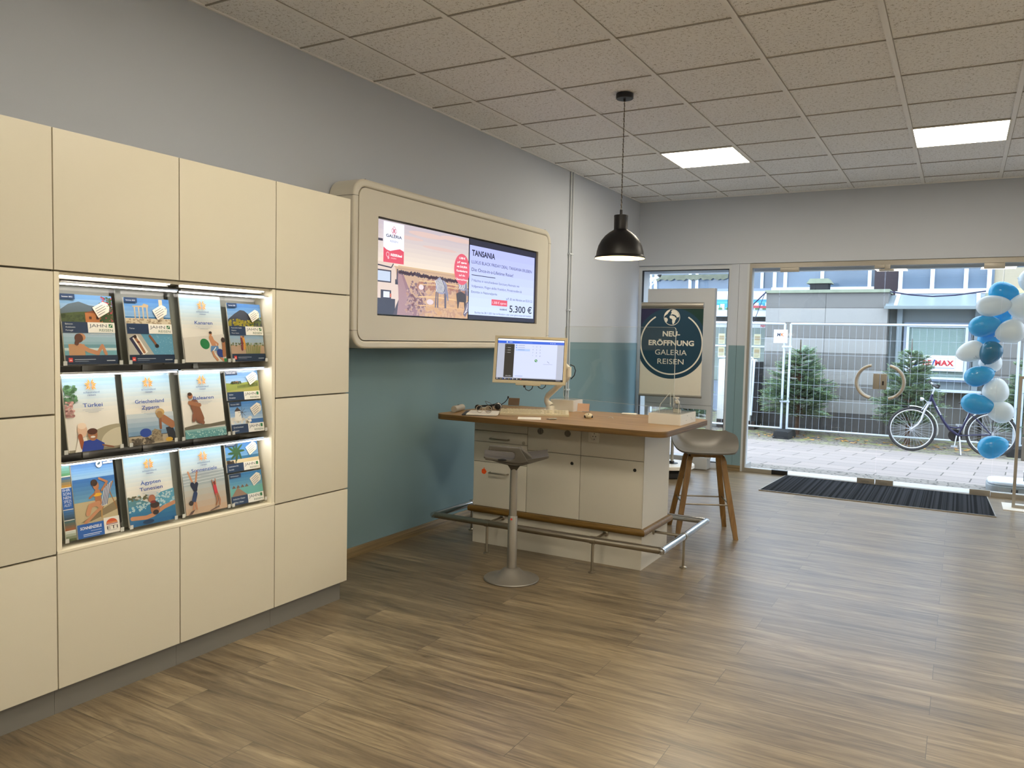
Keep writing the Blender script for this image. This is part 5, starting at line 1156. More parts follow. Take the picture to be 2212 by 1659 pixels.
MB().tube([(-.03, .0, .03), (-.06, .02, .05), (-.10, .03, .062), (-.09, .02, .05), (-.06, .0, .02), (-.02, -.01, .006)], .0014, 6).build('cord', mat('brown_cord', '#5b3a30', .5, noise=.05), t)
# phone speaker tube
t = thing('speaker_tube', 'silver grey cylindrical speaker lying at the left end of the desk', 'speaker', (.318, 4.385, DZ + .0225), math.atan2(.2, -.05) - PI / 2 + .0)
MB().tube([(0, 0, 0), (0, .004, 0), (0, .168, 0), (0, .172, 0)], [.020, .0222, .0222, .020], 32).build('tube_body', mat('silver_fabric', '#a9a498', .5, .2, noise=.05), t)
MB().box(-.004, .07, .0215, .004, .10, .0232, .001).build('button', MT['dark'], t)
t = thing('note_card', 'blank white note card on the desk in front of the keyboard', 'card', (.892, 4.385, DZ), KA + .02)
MB().box(-.073, -.052, 0, .073, .085, .0012).build('card_sheet', MT['paper'], t, smooth=False)
t = thing('ballpoint_pen', 'short silver pen lying right of the note card', 'pen', (1.035, 4.425, DZ + .0055), 1.0)
MB().tube([(-.03, 0, 0), (-.02, 0, 0), (.02, 0, 0), (.03, 0, 0)], [.003, .0055, .0055, .003], 12).build('pen_barrel', MT['alu'], t)
MB().tube([(-.03, 0, 0), (-.045, 0, 0)], [.003, .001], 10).build('pen_tip', MT['black'], t)
t = thing('computer_mouse', 'cream and black computer mouse on the desk right of the keyboard', 'mouse', (1.158, 4.70, DZ), .45)
MB().ball((0, 0, .012), .03, (.95, 1.5, .62)).build('mouse_shell', MT['beige'], t)
for s_ in (-1, 1): MB().ball((s_ * .022, -.008, .010), .012, (.7, 2.2, .8)).build('side_grip', MT['black'], t)
MB().tube([(-.002, -.03, .024), (.002, -.03, .024)], .0065, 12).build('scroll_wheel', MT['black'], t)
for nm, x, y, rz_, lab in (('card_holder', .362, 5.12, .35, 'clear card holder with a dark card at the far left desk corner'), ('card_holder', .962, 5.05, .3, 'clear card holder with a pinkish card beside the white box')):
    t = thing(nm, lab, 'card holder', (x, y, DZ), rz_)
    MB().prism([(-.018, 0), (.022, 0), (.022, .002), (-.014, .003), (.012, .045), (.010, .046), (-.018, .004)], -.048, .048, 'x').build('clear_stand', MT['acrylic'], t, smooth=False)
    MB().prism([(-.012, .005), (-.009, .005), (.016, .058), (.013, .058)], -.042, .042, 'x').build('business_card', mat('card_%d' % int(x * 100), '#8f7a66' if x < .5 else '#c9a892', .6, noise=.05), t, smooth=False)
t = thing('leaflet_stack', 'small stack of leaflets at the back edge of the desk', 'leaflets', (1.285, 5.10, DZ), .1)
for k in range(4): MB().box(-.05, -.035, .002 * k, .05, .035, .002 * k + .0018).build('leaflet', MT['paper'] if k % 2 else MT['acedge'], t, smooth=False, rot=(0, 0, .05 * k))
t = thing('cable_clip', 'tiny clear plastic loop standing on the bare middle of the desk', 'clip', (1.305, 4.72, DZ), .3)
MB().tube([(.017 * math.cos(q * PI / 10), 0, .014 * math.sin(q * PI / 10) + .0012) for q in range(11)], .0012, 6).build('plastic_loop', MT['acedge'], t)
# ---------------------------------------------------------------- white portal stand at the window
t = thing('display_stand', 'tall white board stand with open legs in front of the left window', 'display stand', (.555, 8.43, 0))
MB().box(-.375, .0, .70, .375, .085, 1.962, .003).build('board', MT['cool'], t, smooth=False)
MB().box(-.375, .003, .655, .375, .082, .697, .002).build('cross_beam', MT['cool'], t, smooth=False)
for a_, b_ in ((-.375, -.335), (.325, .375)): MB().box(a_, .005, .12, b_, .08, .655, .002).build('leg', MT['cool'], t, smooth=False)
b = MB().box(-.375, -.002, .004, .355, .14, .135, .006).build('base_box', MT['cool'], t)
a = Art(.08, .09); rnd = random.Random(5)
for i in range(7):
    for j in range(7):
        a.rect(i * .010, j * .011, i * .010 + .006, j * .011 + .004, rnd.choice(['#7d8fa6', '#a6987d', '#8b8b8b'])); a.k -= 1
a.build('printed_marks', b, face_mx((.06, -.0025, .03), (1, 0, 0), (0, 0, 1)))
# poster on a round foot
t = thing('poster_stand', 'dark blue grand opening poster on a round white foot near the left window', 'poster stand', (.66, 7.86, 0))
MB().lathe([(.0005, .0), (.22, 0), (.235, .01), (.235, .055), (.215, .075), (.0005, .08)], 48).build('black_foot', MT['black'], t)
MB().lathe([(.0005, .09), (.262, .09), (.272, .096), (.272, .125), (.265, .131), (.0005, .132)], 56).build('white_disc', MT['white'], t)
MB().lathe([(.05, .078), (.05, .092)], 24).build('spacer', MT['black'], t)
MB().lathe([(.062, .132), (.062, .137), (.026, .14), (.024, .155)], 24, (.045, 0, 0)).build('pole_collar', MT['black'], t)
MB().tube([(.045, 0, .14), (.045, 0, 1.76)], .016, 20).build('pole', MT['alu'], t)
po = thing('tmp', '', ''); PX0, PX1, PZ0, PZ1 = .352 - .66, .985 - .66, .838, 1.785
bpy.data.objects.remove(po)
pw, phh = PX1 - PX0, 1.722 - PZ0
yaw = .10
Mp = Matrix.Translation((PX0, -.075, PZ0)) @ Matrix.Rotation(yaw, 4, 'Z')
bd = MB().box(0, 0, 0, pw, .004, phh).build('poster_sheet', MT['paper'], t, smooth=False); bd.matrix_local = Mp
c = MB().tube([(0, .006, phh + .03), (pw, .006, phh + .03)], .03, 20); c.box(0, -.006, phh - .004, pw, .016, phh + .02, .003)
o = c.build('top_clamp', MT['alu'], t); o.matrix_local = Mp
o = MB().tube([(-.004, 0, -.012), (pw + .01, 0, -.006)], .013, 14).build('bottom_rail', MT['plinth'], t); o.matrix_local = Mp
MB().box(.02, -.026, 1.5, .07, .0, 1.6).build('clamp_arm', MT['alu'], t, smooth=False)
a = Art(pw, phh, step=.0001); DK = '#173a4f'
a.rect(0, 0, pw, phh, '#d5d1c5')
cx, cy, R_ = pw * .5, phh - .357, .362
a.poly([(0, cy + .08), (pw * .5, cy), (pw * .5, phh), (0, phh)], '#232447'); a.poly([(pw, cy + .08), (pw * .5, cy), (pw * .5, phh), (pw, phh)], '#14342f')
a.ell(cx, cy, R_, R_, DK, 80)
a.ringa(cx, cy, .308, .322, 122, 418, '#d9d5c9', 90)
gx, gy, gr = cx, phh - .092, .083
a.ell(gx, gy, gr, gr, '#dedacf', 48); a.ell(gx, gy, gr * .93, gr * .93, DK, 48)
LANDC = '#dedacf'
def land(P): a.poly([(gx + x * gr, gy + y * gr) for x, y in P], LANDC)
# Africa, Europe with Asia, South America, North America
land([(-.30, .08), (-.22, .22), (.02, .24), (.1, .18), (.3, .15), (.42, -.02), (.58, -.05), (.5, -.25), (.4, -.42), (.38, -.62), (.2, -.85), (.1, -.82), (.03, -.5), (.05, -.3), (-.05, -.18), (-.25, -.12)])
land([(-.18, .35), (-.05, .55), (-.12, .72), (.05, .9), (.3, .88), (.55, .74), (.75, .5), (.88, .2), (.86, .05), (.7, -.02), (.55, .05), (.52, .2), (.3, .28), (.18, .32), (.02, .38), (-.1, .3)])
land([(-.9, -.08), (-.7, -.02), (-.5, -.22), (-.52, -.42), (-.62, -.6), (-.68, -.66), (-.8, -.45), (-.9, -.2)])
land([(-.9, .12), (-.72, .3), (-.6, .36), (-.42, .62), (-.25, .78), (-.3, .9), (-.5, .82), (-.72, .62), (-.88, .36)])
a.ell(gx - .02, gy + gr * .72, gr * .07, gr * .05, DK, 10); a.ell(gx + gr * .2, gy + gr * .3, gr * .12, gr * .05, DK, 10, rot=-.2)
C_ = '#dcd8cc'
a.text('NEU-', cx + .0, phh - .285, .052, C_, w=.178, al='c', bold=.03); a.text('ERÖFFNUNG', cx, phh - .378, .052, C_, w=.465, al='c', bold=.03)
a.text('GALERIA', cx, phh - .475, .052, C_, w=.325, al='c'); a.text('REISEN', cx, phh - .568, .052, C_, w=.268, al='c')
a.clip = (0, 0, pw, phh)
a.V = [(min(max(x, 0), pw), min(max(y, 0), phh), z) for x, y, z in a.V]
po = a.build('poster_print', bd, face_mx((0, -.0003, 0), (1, 0, 0), (0, 0, 1)))
# thin brass-coloured frame stand right, inside
t = thing('sign_frame', 'slim brass coloured sign frame with grey leaflets standing by the entrance', 'sign', (3.995, 8.12, 0))
MB().box(-.37, -.15, 0, .4, .22, .006).build('foot_plate', MT['white'], t, smooth=False)
MB().ring([(-.302, .006), (.33, .006), (.33, 1.155), (-.302, 1.155)], [(-.278, .03), (.306, .03), (.306, 1.131), (-.278, 1.131)], -.012, .012, 'y').build('frame', MT['gold'], t, smooth=False)
MB().box(-.276, -.003, .32, .304, .003, 1.129).build('backing_panel', MT['acrylic'], t, smooth=False)
a = Art(.56, .7)
for i in range(2):
    for j in range(3): a.rect(.015 + .28 * i, .02 + .23 * j, .265 + .28 * i, .22 + .23 * j, '#8f959c'); a.ell(.14 + .28 * i, .12 + .23 * j, .03, .03, '#a08c8e'); a.rect(.015 + .28 * i, .22 + .23 * j, .265 + .28 * i, .226 + .23 * j, '#d8dadc')
a.build('leaflet_print', t, face_mx((-.27, -.0035, .4), (1, 0, 0), (0, 0, 1)))

# ================================================================ OUTSIDE
def gz(y): return -.02 - .045 * (y - 8.7) if y < 14.5 else -.281
s = MB()
ys = [8.98, 14.5, 40]
for ya, yb in zip(ys, ys[1:]): s.prism([(ya, -.6), (yb, -.6), (yb, gz(yb)), (ya, gz(ya))], -25, 25, 'x')
gr_ = s.build('street_paving', MT['pave'], smooth=False); struct(gr_, 'pale slab and cobble pavement of the street outside')
# ---------------------------------------------------------------- fence
MT['wire'] = mat('fence_wire', '#aab3bd', .5, .2)
FYY = 14.6; FB = gz(FYY) + .15; FT = 1.735
def fence(label, x0, x1, clampx=None):
    t = thing('construction_fence', label, 'fence panel', (x0, FYY, FB), group='mobile construction fence panels across the street')
    L, h = x1 - x0, FT - FB
    f = MB(); f.tube([(0, 0, 0), (0, 0, h)], .021, 12); f.tube([(L, 0, 0), (L, 0, h)], .021, 12); f.tube([(0, 0, h), (L, 0, h - .0)], .021, 12); f.tube([(0, 0, .01), (L, 0, .01)], .017, 10)
    f.build('tube_frame', MT['galv'], t)
    f = MB(); n = int(L / .106)
    for k in range(1, n): x = L * k / n; f.tube([(x, .004, 0), (x, .004, h)], .0017, 4, cap=False)
    for k in range(1, 7): z = h * k / 7; f.tube([(0, -.003, z), (L, -.003, z)], .002, 4, cap=False)
    f.build('wire_mesh', MT['wire'], t, smooth=False)
    return t
fence('fence panel behind the left fir, with a white sign hung near its right post', -2.9, .505)
fence('long fence panel behind the bicycle between the two fence feet', .605, 4.02)
fence('fence panel at the right picture edge behind the balloons', 4.10, 7.5)
for k, z in enumerate((.36, 1.33)):
    t = thing('post_clamp', 'steel clamp joining two fence posts, %s one' % ('lower' if k == 0 else 'upper'), 'clamp', (.555, FYY, z))
    MB().box(-.085, -.03, -.018, .085, -.018, .018, .004).build('clamp_plate', MT['galv'], t); MB().tube([(0, -.045, 0), (0, .03, 0)], .012, 10).build('bolt', MT['galv'], t)
for x, lab in ((.59, 'black rubber fence foot below the joined posts beside the left fir'), (4.06, 'black rubber fence foot behind the balloons at the right')):
    t = thing('rubber_block', lab, 'fence foot', (x, FYY - .1, gz(FYY)))
    MB().prism([(-.135, 0), (.135, 0), (.122, .135), (.095, .15), (-.095, .15), (-.122, .135)], -.36, .36, 'y', .006).build('block_body', MT['rubber'], t)
    MB().box(-.06, -.3605, .02, .06, -.355, .055).build('grip_recess', MT['dark'], t, smooth=False)
def mksign(x, z, lab):
    t = thing('fence_sign', lab, 'sign', (x, FYY - .03, z))
    MB().box(-.118, 0, -.118, .118, .004, .118).build('sign_plate', MT['white'], t, smooth=False)
    a = Art(.236, .236); a.rect(0, 0, .236, .236, '#ecebec'); a.text('M', .055, .122, .055, '#2b3046', w=.058, bold=.05, slant=.1); a.text('K', .118, .122, .055, '#ef6a22', w=.06, bold=.05, slant=.1); a.rect(.035, .108, .2, .113, '#c9572b'); a.line([(.03, .075), (.15, .075)], .006, '#9aa0ac'); a.line([(.03, .055), (.15, .055)], .006, '#9aa0ac')
    a.build('sign_print', t, face_mx((-.118, -.0008, -.118), (1, 0, 0), (0, 0, 1)))
mksign(.44, 1.512, 'white fence sign with MK letters hung on the left fence panel')
mksign(4.22, 1.43, 'white fence sign with MK letters partly hidden behind the balloons')
# ---------------------------------------------------------------- firs
def fir(label, x, y, z0, h, rad, seed, base=.25):
    t = thing('fir_tree', label, 'fir tree', (x, y, z0), group='cut firs leaning at the fence'); R = random.Random(seed)
    MB().tube([(0, 0, 0), (.01, 0, h * .3), (0, .01, h * .7), (.0, 0, h)], [.045, .036, .02, .006], 10).build('trunk', MT['bark'], t)
    f = MB(); tw = MB()
    def spray(p0, d, L, w):
        """a twig with flat needles on both sides"""
        n = max(3, int(L / .0105)); d = d.normalized(); side = d.cross(Vector((0, 0, 1)))
        if side.length < .05: side = Vector((1, 0, 0))
        side.normalize(); up = side.cross(d)
        for k in range(n):
            q = k / n; p = p0 + d * L * q + Vector((0, 0, -.06 * L * q * q)); nl = w * (1 - .45 * q) * R.uniform(.8, 1.15)
            f.mi = 1 if q > .72 and R.random() < .6 else 0
            for s_ in (-1, 1, R.choice((-.3, .3))):
                e = p + side * s_ * nl + d * nl * .55 + up * R.uniform(.1, .55) * nl
                wv = d * .0055
                try: f.bm.faces.new([f.bm.verts.new(p - wv), f.bm.verts.new(p + wv), f.bm.verts.new(e)]).material_index = f.mi
                except ValueError: pass
    nb = 0; z = base * h
    while z < h * .86:
        q = (z / h - base) / (1 - base); rr = rad * (1 - q * q) ** .9 * (1 - .25 * q) * (.72 + .28 * min(1, q * 6 + .35)); nbr = 12 if q < .6 else 8
        for k in range(nbr):
            an = R.uniform(0, 2 * PI); Lb = rr * R.uniform(.62, 1.12) + .03; el = R.uniform(-.12, .35) + .35 * q
            d = Vector((math.cos(an), math.sin(an), math.tan(el))).normalized()
            p0 = Vector((0, 0, z)); tw.tube([p0, p0 + d * Lb * .5, p0 + d * Lb + Vector((0, 0, -.03 * Lb))], [.007, .005, .002], 5, cap=False)
            spray(p0 + d * Lb * .2, d, Lb * .85, .040)
            m = int(Lb / .045) + 2
            for j in range(m):
                qq = .22 + .7 * j / m; sd = Vector((-d.y, d.x, 0)) * (1 if j % 2 else -1)
                dd = (d * .75 + sd * R.uniform(.5, .8) + Vector((0, 0, R.uniform(-.15, .3)))).normalized()
                spray(p0 + d * Lb * qq, dd, Lb * (.48 * (1 - qq) + .14) + .03, .036)
        z += h * .042
    spray(Vector((0, 0, h * .82)), Vector((0, .05, 1)), h * .18, .03)
    tw.build('branches', MT['bark'], t)
    f.bm.verts.ensure_lookup_table()
    me = bpy.data.meshes.new('needles'); f.bm.to_mesh(me); f.bm.free(); me.materials.append(MT['fir']); me.materials.append(MT['fir2'])
    o = bpy.data.objects.new('needles', me); COL.objects.link(o); o.parent = t; o['kind'] = 'stuff'
    return t
fir('green fir tree behind the fence posts, left of the door handles', .68, 15.2, -.281, 1.75, .68, 3, .22)
fir('green fir tree behind the bicycle front wheel, right of the door handles', 2.51, 15.0, -.281, 1.80, .58, 8, .20)
fir('fir tree at the right picture edge behind the balloons', 4.30, 15.1, -.281, 1.72, .60, 15, .2)
fir('fir tree glimpsed through the legs of the white board stand', -1.42, 15.4, -.281, 1.25, .5, 21, .15)
fir('fir bush behind the white tank left of the stone building', -.72, 16.8, -.281, 1.65, .36, 31, .15)
# fallen leaves
lv = MB(); R = random.Random(4)
for k in range(260):
    x, y = R.uniform(-1, 6), R.gauss(14.75, .28); s_ = R.uniform(.02, .05); a0 = R.uniform(0, 6)
    lv.poly([(x + s_ * math.cos(a0 + q), y + s_ * .7 * math.sin(a0 + q), gz(y) + .006 + R.uniform(0, .02)) for q in (0, 1.6, 3.1, 4.7)])
o = lv.build('fallen_leaves', mat('autumn_leaf', '#b98a4a', .8, noise=.4, nscale=6), smooth=False); tag(o, 'brown fallen leaves scattered under the fence', 'leaves', kind='stuff')
# ---------------------------------------------------------------- bicycle
BX, BYY = 2.622, 13.85
bz = gz(BYY)
t = thing('bicycle', 'dark blue step-through city bicycle parked on its stand outside the door', 'bicycle', (BX, BYY, bz))
R_ = .345
def wheel(x, nm):
    z = R_
    w = MB().tube([(x + (R_ - .019) * math.cos(2 * PI * k / 56), 0, z + (R_ - .019) * math.sin(2 * PI * k / 56)) for k in range(56)], .019, 10, closed=True).build(nm, MT['tyre'], t)
    MB().tube([(x + (R_ - .045) * math.cos(2 * PI * k / 56), 0, z + (R_ - .045) * math.sin(2 * PI * k / 56)) for k in range(56)], .0105, 8, closed=True).build('rim', MT['rim'], w)
    s = MB()
    for k in range(36):
        a = 2 * PI * k / 36; b = a + (.55 if k % 4 < 2 else -.55); sd = .028 if k % 2 else -.028
        s.tube([(x + .024 * math.cos(b), sd, z + .024 * math.sin(b)), (x + (R_ - .05) * math.cos(a), 0, z + (R_ - .05) * math.sin(a))], .0012, 4, cap=False)
    s.build('spokes', MT['silver'], w)
    MB().lathe([(.008, -.05), (.014, -.048), (.014, -.034), (.032, -.032), (.032, -.026), (.02, -.022), (.02, .022), (.032, .026), (.032, .032), (.008, .05)], 20, (x, 0, z), 'y').build('hub', MT['silver'], w)
    return w
wheel(0, 'front_wheel'); wheel(1.075, 'rear_wheel')
Z = lambda z: z - bz
f = MB()
f.tube([(.262, 0, Z(.655)), (.235, 0, Z(.54))], .020, 14)                       # head tube
f.tube([(.255, 0, Z(.60)), (.34, 0, Z(.42)), (.44, 0, Z(.24)), (.52, 0, Z(.13)), (.64, 0, Z(.045))], .021, 14)   # down tube
f.tube([(.45, 0, Z(.22)), (.52, 0, Z(.165)), (.60, 0, Z(.155)), (.685, 0, Z(.175))], .013, 12)
f.tube([(.64, 0, Z(.045)), (.70, 0, Z(.19)), (.755, 0, Z(.33)), (.79, 0, Z(.44))], .016, 14)        # seat tube
for s_ in (-1, 1):
    f.tube([(.65, s_ * .02, Z(.045)), (.70, s_ * .045, Z(.05)), (1.075, s_ * .058, Z(.09))], .009, 8)
    f.tube([(.775, s_ * .018, Z(.40)), (.86, s_ * .045, Z(.32)), (1.075, s_ * .058, Z(.09))], .008, 8)
f.build('frame', MT['navy'], t)
f = MB()
for s_ in (-1, 1): f.tube([(.225, s_ * .045, Z(.515)), (.17, s_ * .05, Z(.40)), (.13, s_ * .052, Z(.25)), (.085, s_ * .052, Z(.17)), (0, s_ * .052, Z(.092))], [.016, .017, .016, .013, .010], 10)
f.box(.19, -.06, Z(.495), .26, .06, Z(.54), .012)
f.build('suspension_fork', MT['silver'], t)
fd = MB()
def fender(cx, a0, a1, par=None):
    A = []
    for k in range(25):
        a = math.radians(a0 + (a1 - a0) * k / 24); r = R_ + .028
        A.append([fd.bm.verts.new((cx + (r - q * q * 18) * math.cos(a), q, R_ + (r - q * q * 18) * math.sin(a))) for q in (-.026, -.013, 0, .013, .026)])
    for P_, Q_ in zip(A, A[1:]):
        for k in range(4): fd._f([P_[k], P_[k + 1], Q_[k + 1], Q_[k]])
MT['mg'] = mat('silver_mudguard', '#cfcdc5', .3, .4, noise=.03)
for q in ((0, 97, -12), (1.075, 185, 40)):
    fd = MB(); fender(*q); o = fd.build('mudguard', MT['mg'], t); m = o.modifiers.new('s', 'SOLIDIFY'); m.thickness = .003
h = MB(); h.tube([(.262, 0, Z(.65)), (.285, 0, Z(.74)), (.27, 0, Z(.79))], .012, 12); h.build('stem', MT['silver'], t)
hb = MB().tube([(.33, -.29, Z(.78)), (.30, -.22, Z(.80)), (.24, -.10, Z(.83)), (.255, 0, Z(.80)), (.24, .10, Z(.83)), (.30, .22, Z(.80)), (.33, .29, Z(.78))], .0105, 10).build('handlebar', MT['silver'], t)
for s_ in (-1, 1):
    g = MB().tube([(.27, s_ * .19, Z(.805)), (.345, s_ * .30, Z(.775))], .018, 12).build('grip', MT['black'], hb)
    MB().tube([(.235, s_ * .13, Z(.815)), (.20, s_ * .17, Z(.86)), (.235, s_ * .25, Z(.845))], .006, 8).build('brake_lever', MT['black'], hb)
MB().tube([(.20, 0, Z(.80)), (.14, 0, Z(.89)), (.20, .02, Z(.93)), (.25, .03, Z(.84))], .004, 8).build('brake_cable', MT['black'], hb)
l = MB().lathe([(.01, 0), (.028, -.02), (.032, -.05), (.03, -.055), (.0005, -.052)], 20, (.155, 0, Z(.57)), 'x'); l.tube([(.16, 0, Z(.56)), (.2, 0, Z(.53))], .004, 6); l.build('headlamp', MT['silver'], t)
b = MB(); 
for s_ in (-1, 1): b.tube([(.185, s_ * .04, Z(.50)), (.15, s_ * .03, Z(.43)), (.125, s_ * .02, Z(.40))], .006, 6)
b.build('rim_brake', MT['silver'], t)
MB().tube([(.70, 0, Z(.20)), (.79, 0, Z(.45)), (.81, 0, Z(.52))], .0115, 10).build('seat_post', MT['silver'], t)
s = MB(); s.ball((.80, 0, Z(.55)), .1, (1.3, .85, .30)); s.ball((.70, 0, Z(.545)), .06, (1.4, .6, .35)); s.build('saddle', MT['black'], t)
c = MB(); c.prism([(.60 + .095 * math.cos(q * PI / 12), Z(.035) + .095 * math.sin(q * PI / 12)) for q in range(24)], .035, .05, 'y'); c.build('chain_guard', MT['black'], t)
c = MB().tube([(.62, -.06, Z(.045)), (.60, -.07, Z(-.11))], .009, 8); c.box(.55, -.15, Z(-.13), .64, -.07, Z(-.105), .004); c.build('crank', MT['silver'], t)
c = MB().tube([(.62, .06, Z(.045)), (.64, .07, Z(.19))], .009, 8); c.box(.60, .07, Z(.18), .69, .15, Z(.205), .004); c.build('crank', MT['silver'], t)
MB().tube([(.66, -.04, Z(.03)), (.68, -.10, Z(-.15)), (.69, -.13, .012)], .011, 10).build('kickstand', MT['silver'], t)
rk = MB()
for s_ in (-.06, .06): rk.tube([(.83, s_, Z(.50)), (1.22, s_, Z(.49)), (1.22, s_, Z(.49))], .006, 8); rk.tube([(1.10, s_, Z(.49)), (1.075, s_, Z(.10))], .005, 6)
rk.tube([(1.22, -.06, Z(.49)), (1.22, .06, Z(.49))], .006, 8); rk.build('luggage_rack', MT['black'], t)
MB().tube([(.79 + .09 * math.cos(q * PI / 8), .05, Z(.27) + .06 * math.sin(q * PI / 8)) for q in range(15)], .008, 8).build('ring_lock', MT['black'], t)
a = Art(.3, .04); [a.rect(.022 * k, .005, .022 * k + .013, .022, '#dcdce6') for k in range(7)]
a.build('frame_mark', t, face_mx((.315, -.0225, Z(.47)), (.45, 0, -.85), (.85, 0, .45)))

# ---------------------------------------------------------------- buildings
t = thing('stone_building', 'grey stone clad building wall across the street with mossy coping', 'building', (0, 16, -.281))
zs = [-.281, .098, .365, .65, .929, 1.225, 1.507, 1.794, 2.076, 2.36]
b = MB(); b.mi = 2
pal = [2, 0, 1, 0, 1, 0, 1, 0, 1]
for x0, x1 in ((-.135, .962), (.968, 2.035)):
    for k in range(9):
        b.mi = pal[k]; b.box(x0, 0, zs[k] + .281 + .003, x1, .6, zs[k + 1] + .281 - .003)
b.mi = 3; b.box(-.13, .008, 0, 2.03, .59, 2.63)
b.build('stone_cladding', [MT['stoneA'], MT['stoneB'], MT['stoneC'], MT['dark']], t, smooth=False)
MB().box(-.16, -.05, 2.641, 2.06, .7, 2.70, .006).build('coping', MT['moss'], t, smooth=False)
# recessed bay with the office window
b = MB()
b.box(2.04, .35, 0, 3.56, .6, .86)                      # parapet wall
b.build('parapet', MT['stoneB'], t, smooth=False)
MB().box(2.03, .10, .86, 3.58, .55, .90, .004).build('window_sill', MT['winfr'], t, smooth=False)
MB().box(2.04, .40, .9, 3.60, .6, 2.36).build('bay_cladding', MT['metalg'], t, smooth=False)
for x in (2.22, 3.47): MB().box(x - .045, .30, .9, x + .045, .41, 2.36).build('bay_post', MT['zinc'], t, smooth=False)
wf = MB().ring([(2.30, 1.045), (3.38, 1.045), (3.38, 2.11), (2.30, 2.11)], [(2.385, 1.12), (3.295, 1.12), (3.295, 2.02), (2.385, 2.02)], .30, .41, 'y').build('office_window', MT['metalb'], t, smooth=False)
MB().ring([(2.345, 1.08), (3.335, 1.08), (3.335, 2.065), (2.345, 2.065)], [(2.39, 1.12), (3.29, 1.12), (3.29, 2.02), (2.39, 2.02)], .285, .30, 'y').build('casement', MT['winfr'], wf, smooth=False)
MB().box(2.38, .345, 1.11, 3.30, .355, 2.03).build('blind', MT['blind'], wf, smooth=False)
MB().box(2.38, .325, 1.11, 3.30, .330, 2.03).build('glass', MT['glass'], wf, smooth=False)
a = Art(.88, .285); a.rect(0, 0, .88, .285, '#ecedf2')
a.ringa(.115, .15, .045, .06, 20, 160, '#d3343c', 16); a.ringa(.115, .15, .03, .045, 20, 160, '#ecedf2', 16); a.ringa(.115, .14, .03, .05, 195, 345, '#2b4fa8', 16); a.poly([(.07, .13), (.16, .13), (.14, .09), (.115, .06), (.09, .09)], '#2b4fa8'); a.ell(.115, .15, .03, .02, '#ecedf2')
a.text('RE', .235, .10, .095, '#d3343c', w=.135, bold=.04); a.line([(.385, .095), (.425, .205)], .022, '#2b4fa8'); a.text('MAX', .43, .10, .095, '#d3343c', w=.30, bold=.04)
a.line([(.24, .055), (.74, .055)], .012, '#9aa6c0')
sg = MB().box(2.41, .27, 1.236, 3.27, .283, 1.515).build('window_sign', MT['white'], t, smooth=False)
a.w = .86; a.build('sign_print', sg, face_mx((2.405, .269, 1.233), (1, 0, 0), (0, 0, 1)))
# sloped canopy over the bay
MB().prism([(-.12, 2.36), (-.12, 2.40), (.55, 2.62), (.55, 2.36)], 2.0, 3.62, 'x').build('bay_canopy', MT['zinc'], t, smooth=False)
for x in (2.17, 3.46): MB().prism([(-.13, 2.40), (-.13, 2.42), (.55, 2.65), (.55, 2.62)], x - .03, x + .03, 'x').build('canopy_seam', MT['winfr'], t, smooth=False)
MB().box(1.98, -.15, 2.335, 3.64, -.10, 2.39, .004).build('gutter', MT['metalg'], t, smooth=False)
b = MB(); b.box(3.62, .05, 0, 9, .6, 2.55); 
for k in range(1, 9): b.mi = 1; b.box(3.618, .045, zs[k] + .281 - .003, 9, .05, zs[k] + .281 + .003); b.mi = 0
b.build('stone_cladding', [MT['stoneB'], MT['stoneC']], t, smooth=False)
MB().box(3.56, -.01, 2.55, 9, .7, 2.62, .006).build('coping', MT['moss'], t, smooth=False)
# roof vent on the flat roof
t = thing('roof_vent', 'flat grey mushroom vent cap on the roof of the stone building', 'vent', (.70, 17.0, 2.30))
MB().box(-.17, -.17, 0, .17, .17, .30).build('vent_duct', MT['dark'], t, smooth=False)
MB().prism([(-.235, .30), (.235, .30), (.17, .395), (-.17, .395)], -.2, .2, 'y').build('vent_cap', MT['moss'], t, smooth=False)
# flat roof and upper storey behind
t = thing('office_building', 'office building behind the stone wall with rows of blue glass', 'building', (1.5, 17.6, -.281))
MB().box(-1.6, -.88, 2.45, 2.2, .02, 2.56).build('flat_roof', MT['stoneC'], t, smooth=False)
MB().box(-1.9, .1, 0, 6.5, 3, 2.85).build('lower_wall', MT['metalg'], t, smooth=False)
def band(x0, x1, z0, z1, mull, y=0.0, par=t, nm='window_band'):
    g_ = MB().box(x0, y + .06, z0, x1, y + .1, z1).build(nm, MT['wing'], par, smooth=False)
    m = MB()
    for x in mull: m.box(x - .035, y, z0, x + .035, y + .06, z1)
    m.box(x0, y, z0 - .09, x1, y + .06, z0); m.box(x0, y, z1, x1, y + .06, z1 + .12)
    m.build('window_frame', MT['winfr'], g_, smooth=False)
band(-1.88, .14, 2.86, 4.3, (-1.82, -1.6, -.86, .05))
MB().box(.14, .0, 2.5, .58, .3, 4.3).build('brick_pier', MT['brickd'], t, smooth=False)
band(.62, 2.20, 2.76, 4.3, (.66, 1.20, 1.75, 2.12), -.7)
MB().box(.58, -.66, 2.3, 2.2, -.05, 2.72).build('bay_wall', MT['winfr'], t, smooth=False)
MB().box(2.2, -.75, 2.2, 6.5, .1, 2.75).build('side_wall', mat('yellow_render', '#cfc194', .8, noise=.05), t, smooth=False)
MB().box(2.2, -.6, 2.75, 6.5, .1, 4.3).build('side_wall', mat('beige_render', '#a79b86', .8, noise=.05), t, smooth=False)
MB().box(-1.88, .05, 4.4, 6.5, 3, 4.85).build('spandrel', MT['winfr'], t, smooth=False)
